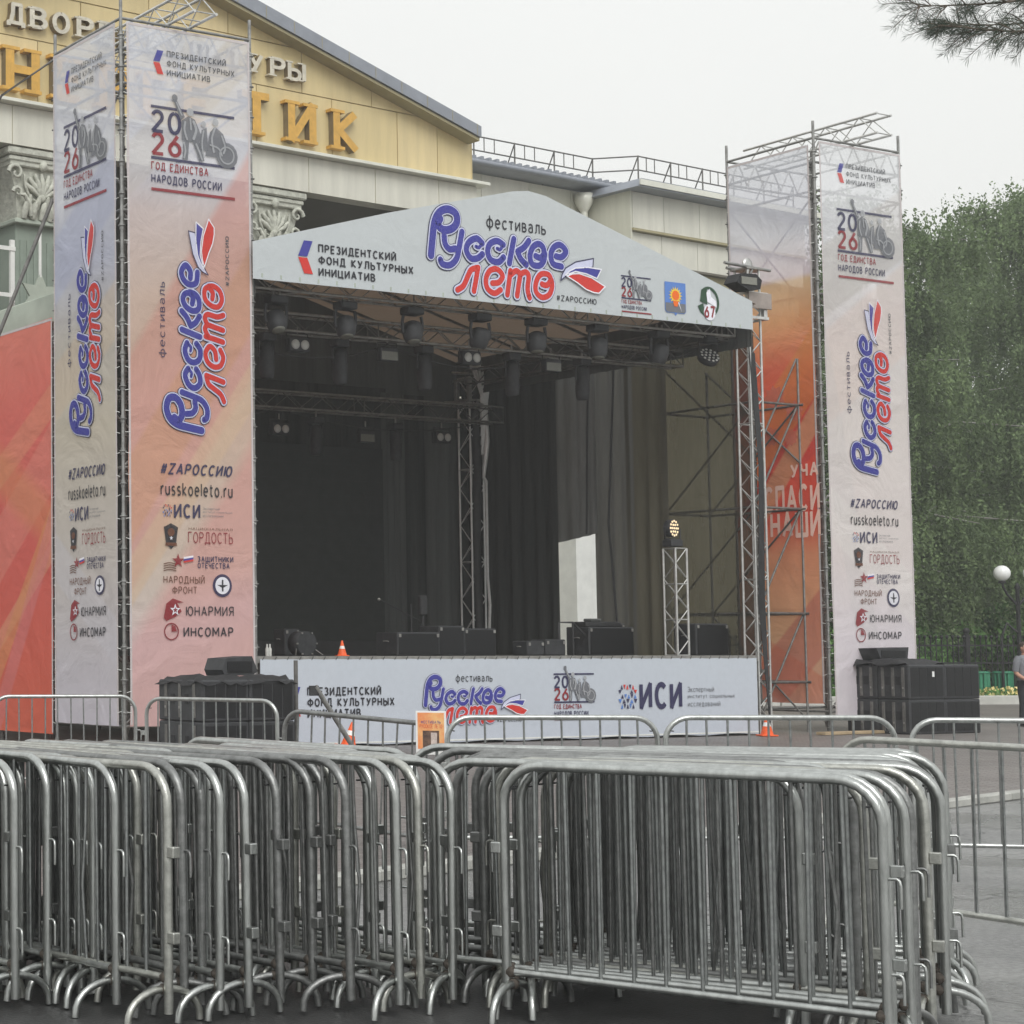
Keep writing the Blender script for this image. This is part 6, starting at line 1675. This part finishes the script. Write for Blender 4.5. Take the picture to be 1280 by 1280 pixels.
for i in range(140): inst('picket', pkm, fc, (i*.19, 0, 0))
po = MB(); po.bbox(-.06,.06,-.06,.06,0,2.0,.01); po.sphere((0,0,2.08),.1,.1,.1,8,6); pom = po.mesh('post', M['iron'])
for i in range(11): inst('post', pom, fc, (i*2.66-.095, 0, 0))
for z in (.25,1.1,1.62): MB().box(0,26.6,-.025,-.015,z,z+.05).build('rail', M['iron'], fc)
rg = MB()
for i in range(70): rg.path([(i*.38+.19+.085*math.cos(a),-.012,1.39+.085*math.sin(a)) for a in np.linspace(0,2*math.pi,9)[:-1]],.012,4,closed=True)
tag(rg.build('ring_ornament', M['iron'], fc), kind='stuff')
lp = thing('street_lamp', 'park lamp with a white globe on a curved black arm at the right edge', 'street lamp', (31.32,57.0,.1))
MB().sphere((-.44,0,3.78),.235,n=20,m=14).build('globe', M['globe'], lp)
MB().path([(-.44,0,3.55),(-.42,0,3.38),(-.3,0,3.15),(-.12,0,2.95),(0,0,2.8)],.04,6).build('arm', M['iron'], lp)
MB().lathe([(.10,-.02),(.12,0),(.06,.07)],12,(-.44,0,3.50)).build('cup', M['iron'], lp)
MB().lathe([(.16,0),(.14,.5),(.07,.7),(.055,3.3),(.09,3.36),(.02,3.5)],12).build('pole', M['iron'], lp)
MB().path([(0,0,2.0),(-.35,0,2.3),(-.52,0,1.9),(-.5,0,0)],.04,6).build('arch_bar', M['iron'], lp)
MB().sphere((.44,0,3.78),.235,n=20,m=14).build('globe', M['globe'], lp); MB().path([(.44,0,3.55),(.42,0,3.38),(.3,0,3.15),(.12,0,2.95),(0,0,2.8)],.04,6).build('arm', M['iron'], lp)
for i, dx in enumerate((0,.62)):
    t = thing('litter_bin', 'green slatted litter bin on the lawn before the fence, '+('left one' if i == 0 else 'right one, nearer the lamp'), 'litter bin', pw(5.6+dx*1.3,1.5,.12), PA, 'green litter bins')
    for k in range(12):
        a = k*math.pi/6; MB().bbox(.24*math.cos(a)-.05,.24*math.cos(a)+.05,.24*math.sin(a)-.03,.24*math.sin(a)+.03,0,.8,.01).build('slat', M['gbin'] if 'gbin' in M else M.setdefault('gbin', mat('green_bin_paint', (.03,.22,.12), .5, 0, .2, 4)), t)
    MB().lathe([(.29,.8),(.31,.83),(.24,.86)],16).build('rim', M['gbin'], t)
t = thing('plank', 'long grey board lying on the paving beyond the right speaker stack', 'plank', pw(4.2,-2.2,.05), PA-.1)
MB().bbox(0,2.6,-.08,.08,0,.08,.01).build('board', M['wood'], t)

# ---- person at the right edge
pe = thing('person', 'person in a grey shirt and dark trousers standing at the right edge of the paving', 'person', (21.80,39.5,.05), R_(200))
SK = mat('skin', (.50,.28,.20), .6, 0, .1, 8); SH = mat('grey_shirt', (.20,.21,.23), .85, 0, .15, 6, .006, 18); TR = mat('dark_trousers', (.025,.028,.035), .85, 0, .2, 5, .006, 16); HR = mat('dark_hair', (.04,.028,.02), .7, 0, .3, 20)
def body(nm, rings, m, par=pe, n=16):
    """rings: (cx,cy,z,rx,ry)"""
    vs = []; fs = []
    for (cx,cy,z,rx,ry) in rings:
        for k in range(n):
            a = 2*math.pi*k/n; vs.append((cx+rx*math.cos(a), cy+ry*math.sin(a), z))
    for i in range(len(rings)-1):
        for k in range(n): k2=(k+1)%n; fs.append((i*n+k,i*n+k2,(i+1)*n+k2,(i+1)*n+k))
    b = MB(); b.add(vs, fs, True); b.add(vs[:n],[tuple(range(n-1,-1,-1))]); b.add(vs[-n:],[tuple(range(n))])
    return b.build(nm, m, par)
bs = MB()
def limb(b, P, r, n=10): b.path(cat_rom3(P,4), list(np.interp(np.linspace(0,1,4*(len(P)-1)+1), np.linspace(0,1,len(r)), r)), n)
# skin: head, neck, arms, hands as one mesh joined to a core inside the clothes
b = MB()
b.sphere((0,.01,1.60),.076,.092,.115,16,12); b.path([(0,.005,1.38),(0,.0,1.5)],[.062,.055],12)
b.sphere((0,.10,1.585),.016,.022,.024,8,6)
for s_ in (-1,1):
    b.sphere((s_*.078,0,1.595),.012,.022,.032,8,6)
    limb(b, [(s_*.19,0,1.38),(s_*.235,-.02,1.12),(s_*.20,.14,.98),(s_*.12,.20,.99)], [.052,.044,.036,.028])
    hx, hy, hz = s_*.09,.225,.985
    b.sphere((s_*.105,.215,.985),.035,.022,.042,10,8)
    for k, (l, dz) in enumerate(((.065,.028),(.075,.010),(.070,-.010),(.055,-.028))):
        b.path([(s_*.09,.225,.985+dz),(s_*(.09-l*.55),.245,.985+dz-.006),(s_*(.09-l*.9),.232,.985+dz-.014)],[.0095,.0088,.007],6)
    b.path([(s_*.115,.215,1.018),(s_*.10,.235,1.045),(s_*.085,.245,1.055)],[.011,.010,.008],6)
b.path([(0,0,1.4),(0,0,.9)],[.10,.12],12)
b.build('body', SK, pe)
h = MB(); h.sphere((0,-.018,1.632),.086,.094,.098,16,10); h.build('hair', HR, pe)
e = MB()
for s_ in (-1,1): e.sphere((s_*.03,.092,1.61),.011,.006,.007,8,5)
e.build('eyes', M['black'], pe); MB().bbox(-.026,.026,.094,.1,1.536,1.543,.002).build('mouth', mat('lips', (.35,.12,.10), .6), pe)
body('shirt', [(0,0,.90,.185,.125),(0,0,1.0,.175,.12),(0,.005,1.12,.172,.122),(0,.005,1.27,.195,.128),(0,0,1.36,.205,.115),(0,0,1.42,.15,.095),(0,0,1.455,.07,.07)], SH)
for s_ in (-1,1):
    b = MB(); limb(b, [(s_*.15,0,1.40),(s_*.215,-.005,1.30),(s_*.24,-.018,1.12)], [.075,.068,.060]); b.build('sleeve', SH, pe)
b = MB()
for s_ in (-1,1): limb(b, [(s_*.085,0,.93),(s_*.10,.01,.70),(s_*.105,.015,.48),(s_*.11,-.01,.08)], [.105,.092,.07,.06])
b.sphere((0,0,.90),.18,.125,.10,14,8); b.build('trousers', TR, pe)
for s_ in (-1,1):
    MB().prism([(-.11,.0),(.17,.0),(.17,.035),(.10,.07),(.0,.09),(-.10,.085)], s_*.11-.042, s_*.11+.042, 'x').build('shoe', M['black'], pe)

# hide nothing; untouched prototypes are placed above
print('objects', len(bpy.data.objects), 'verts', sum(len(m.vertices) for m in bpy.data.meshes))

# ================================================================== haze: one closed box of thin damp air
hz = MB().box(-121,221,-41,261,-1.0,21.5).build('haze', None)
hm = bpy.data.materials.new('haze_air'); hm.use_nodes = True; hm.node_tree.nodes.clear()
ho = hm.node_tree.nodes.new('ShaderNodeOutputMaterial'); hv = hm.node_tree.nodes.new('ShaderNodeVolumePrincipled')
hv.inputs['Color'].default_value = (.93,.94,.93,1); hv.inputs['Density'].default_value = HAZE; hv.inputs['Anisotropy'].default_value = .2
hm.node_tree.links.new(hv.outputs[0], ho.inputs['Volume']); hz.data.materials.append(hm); hz['kind'] = 'stuff'
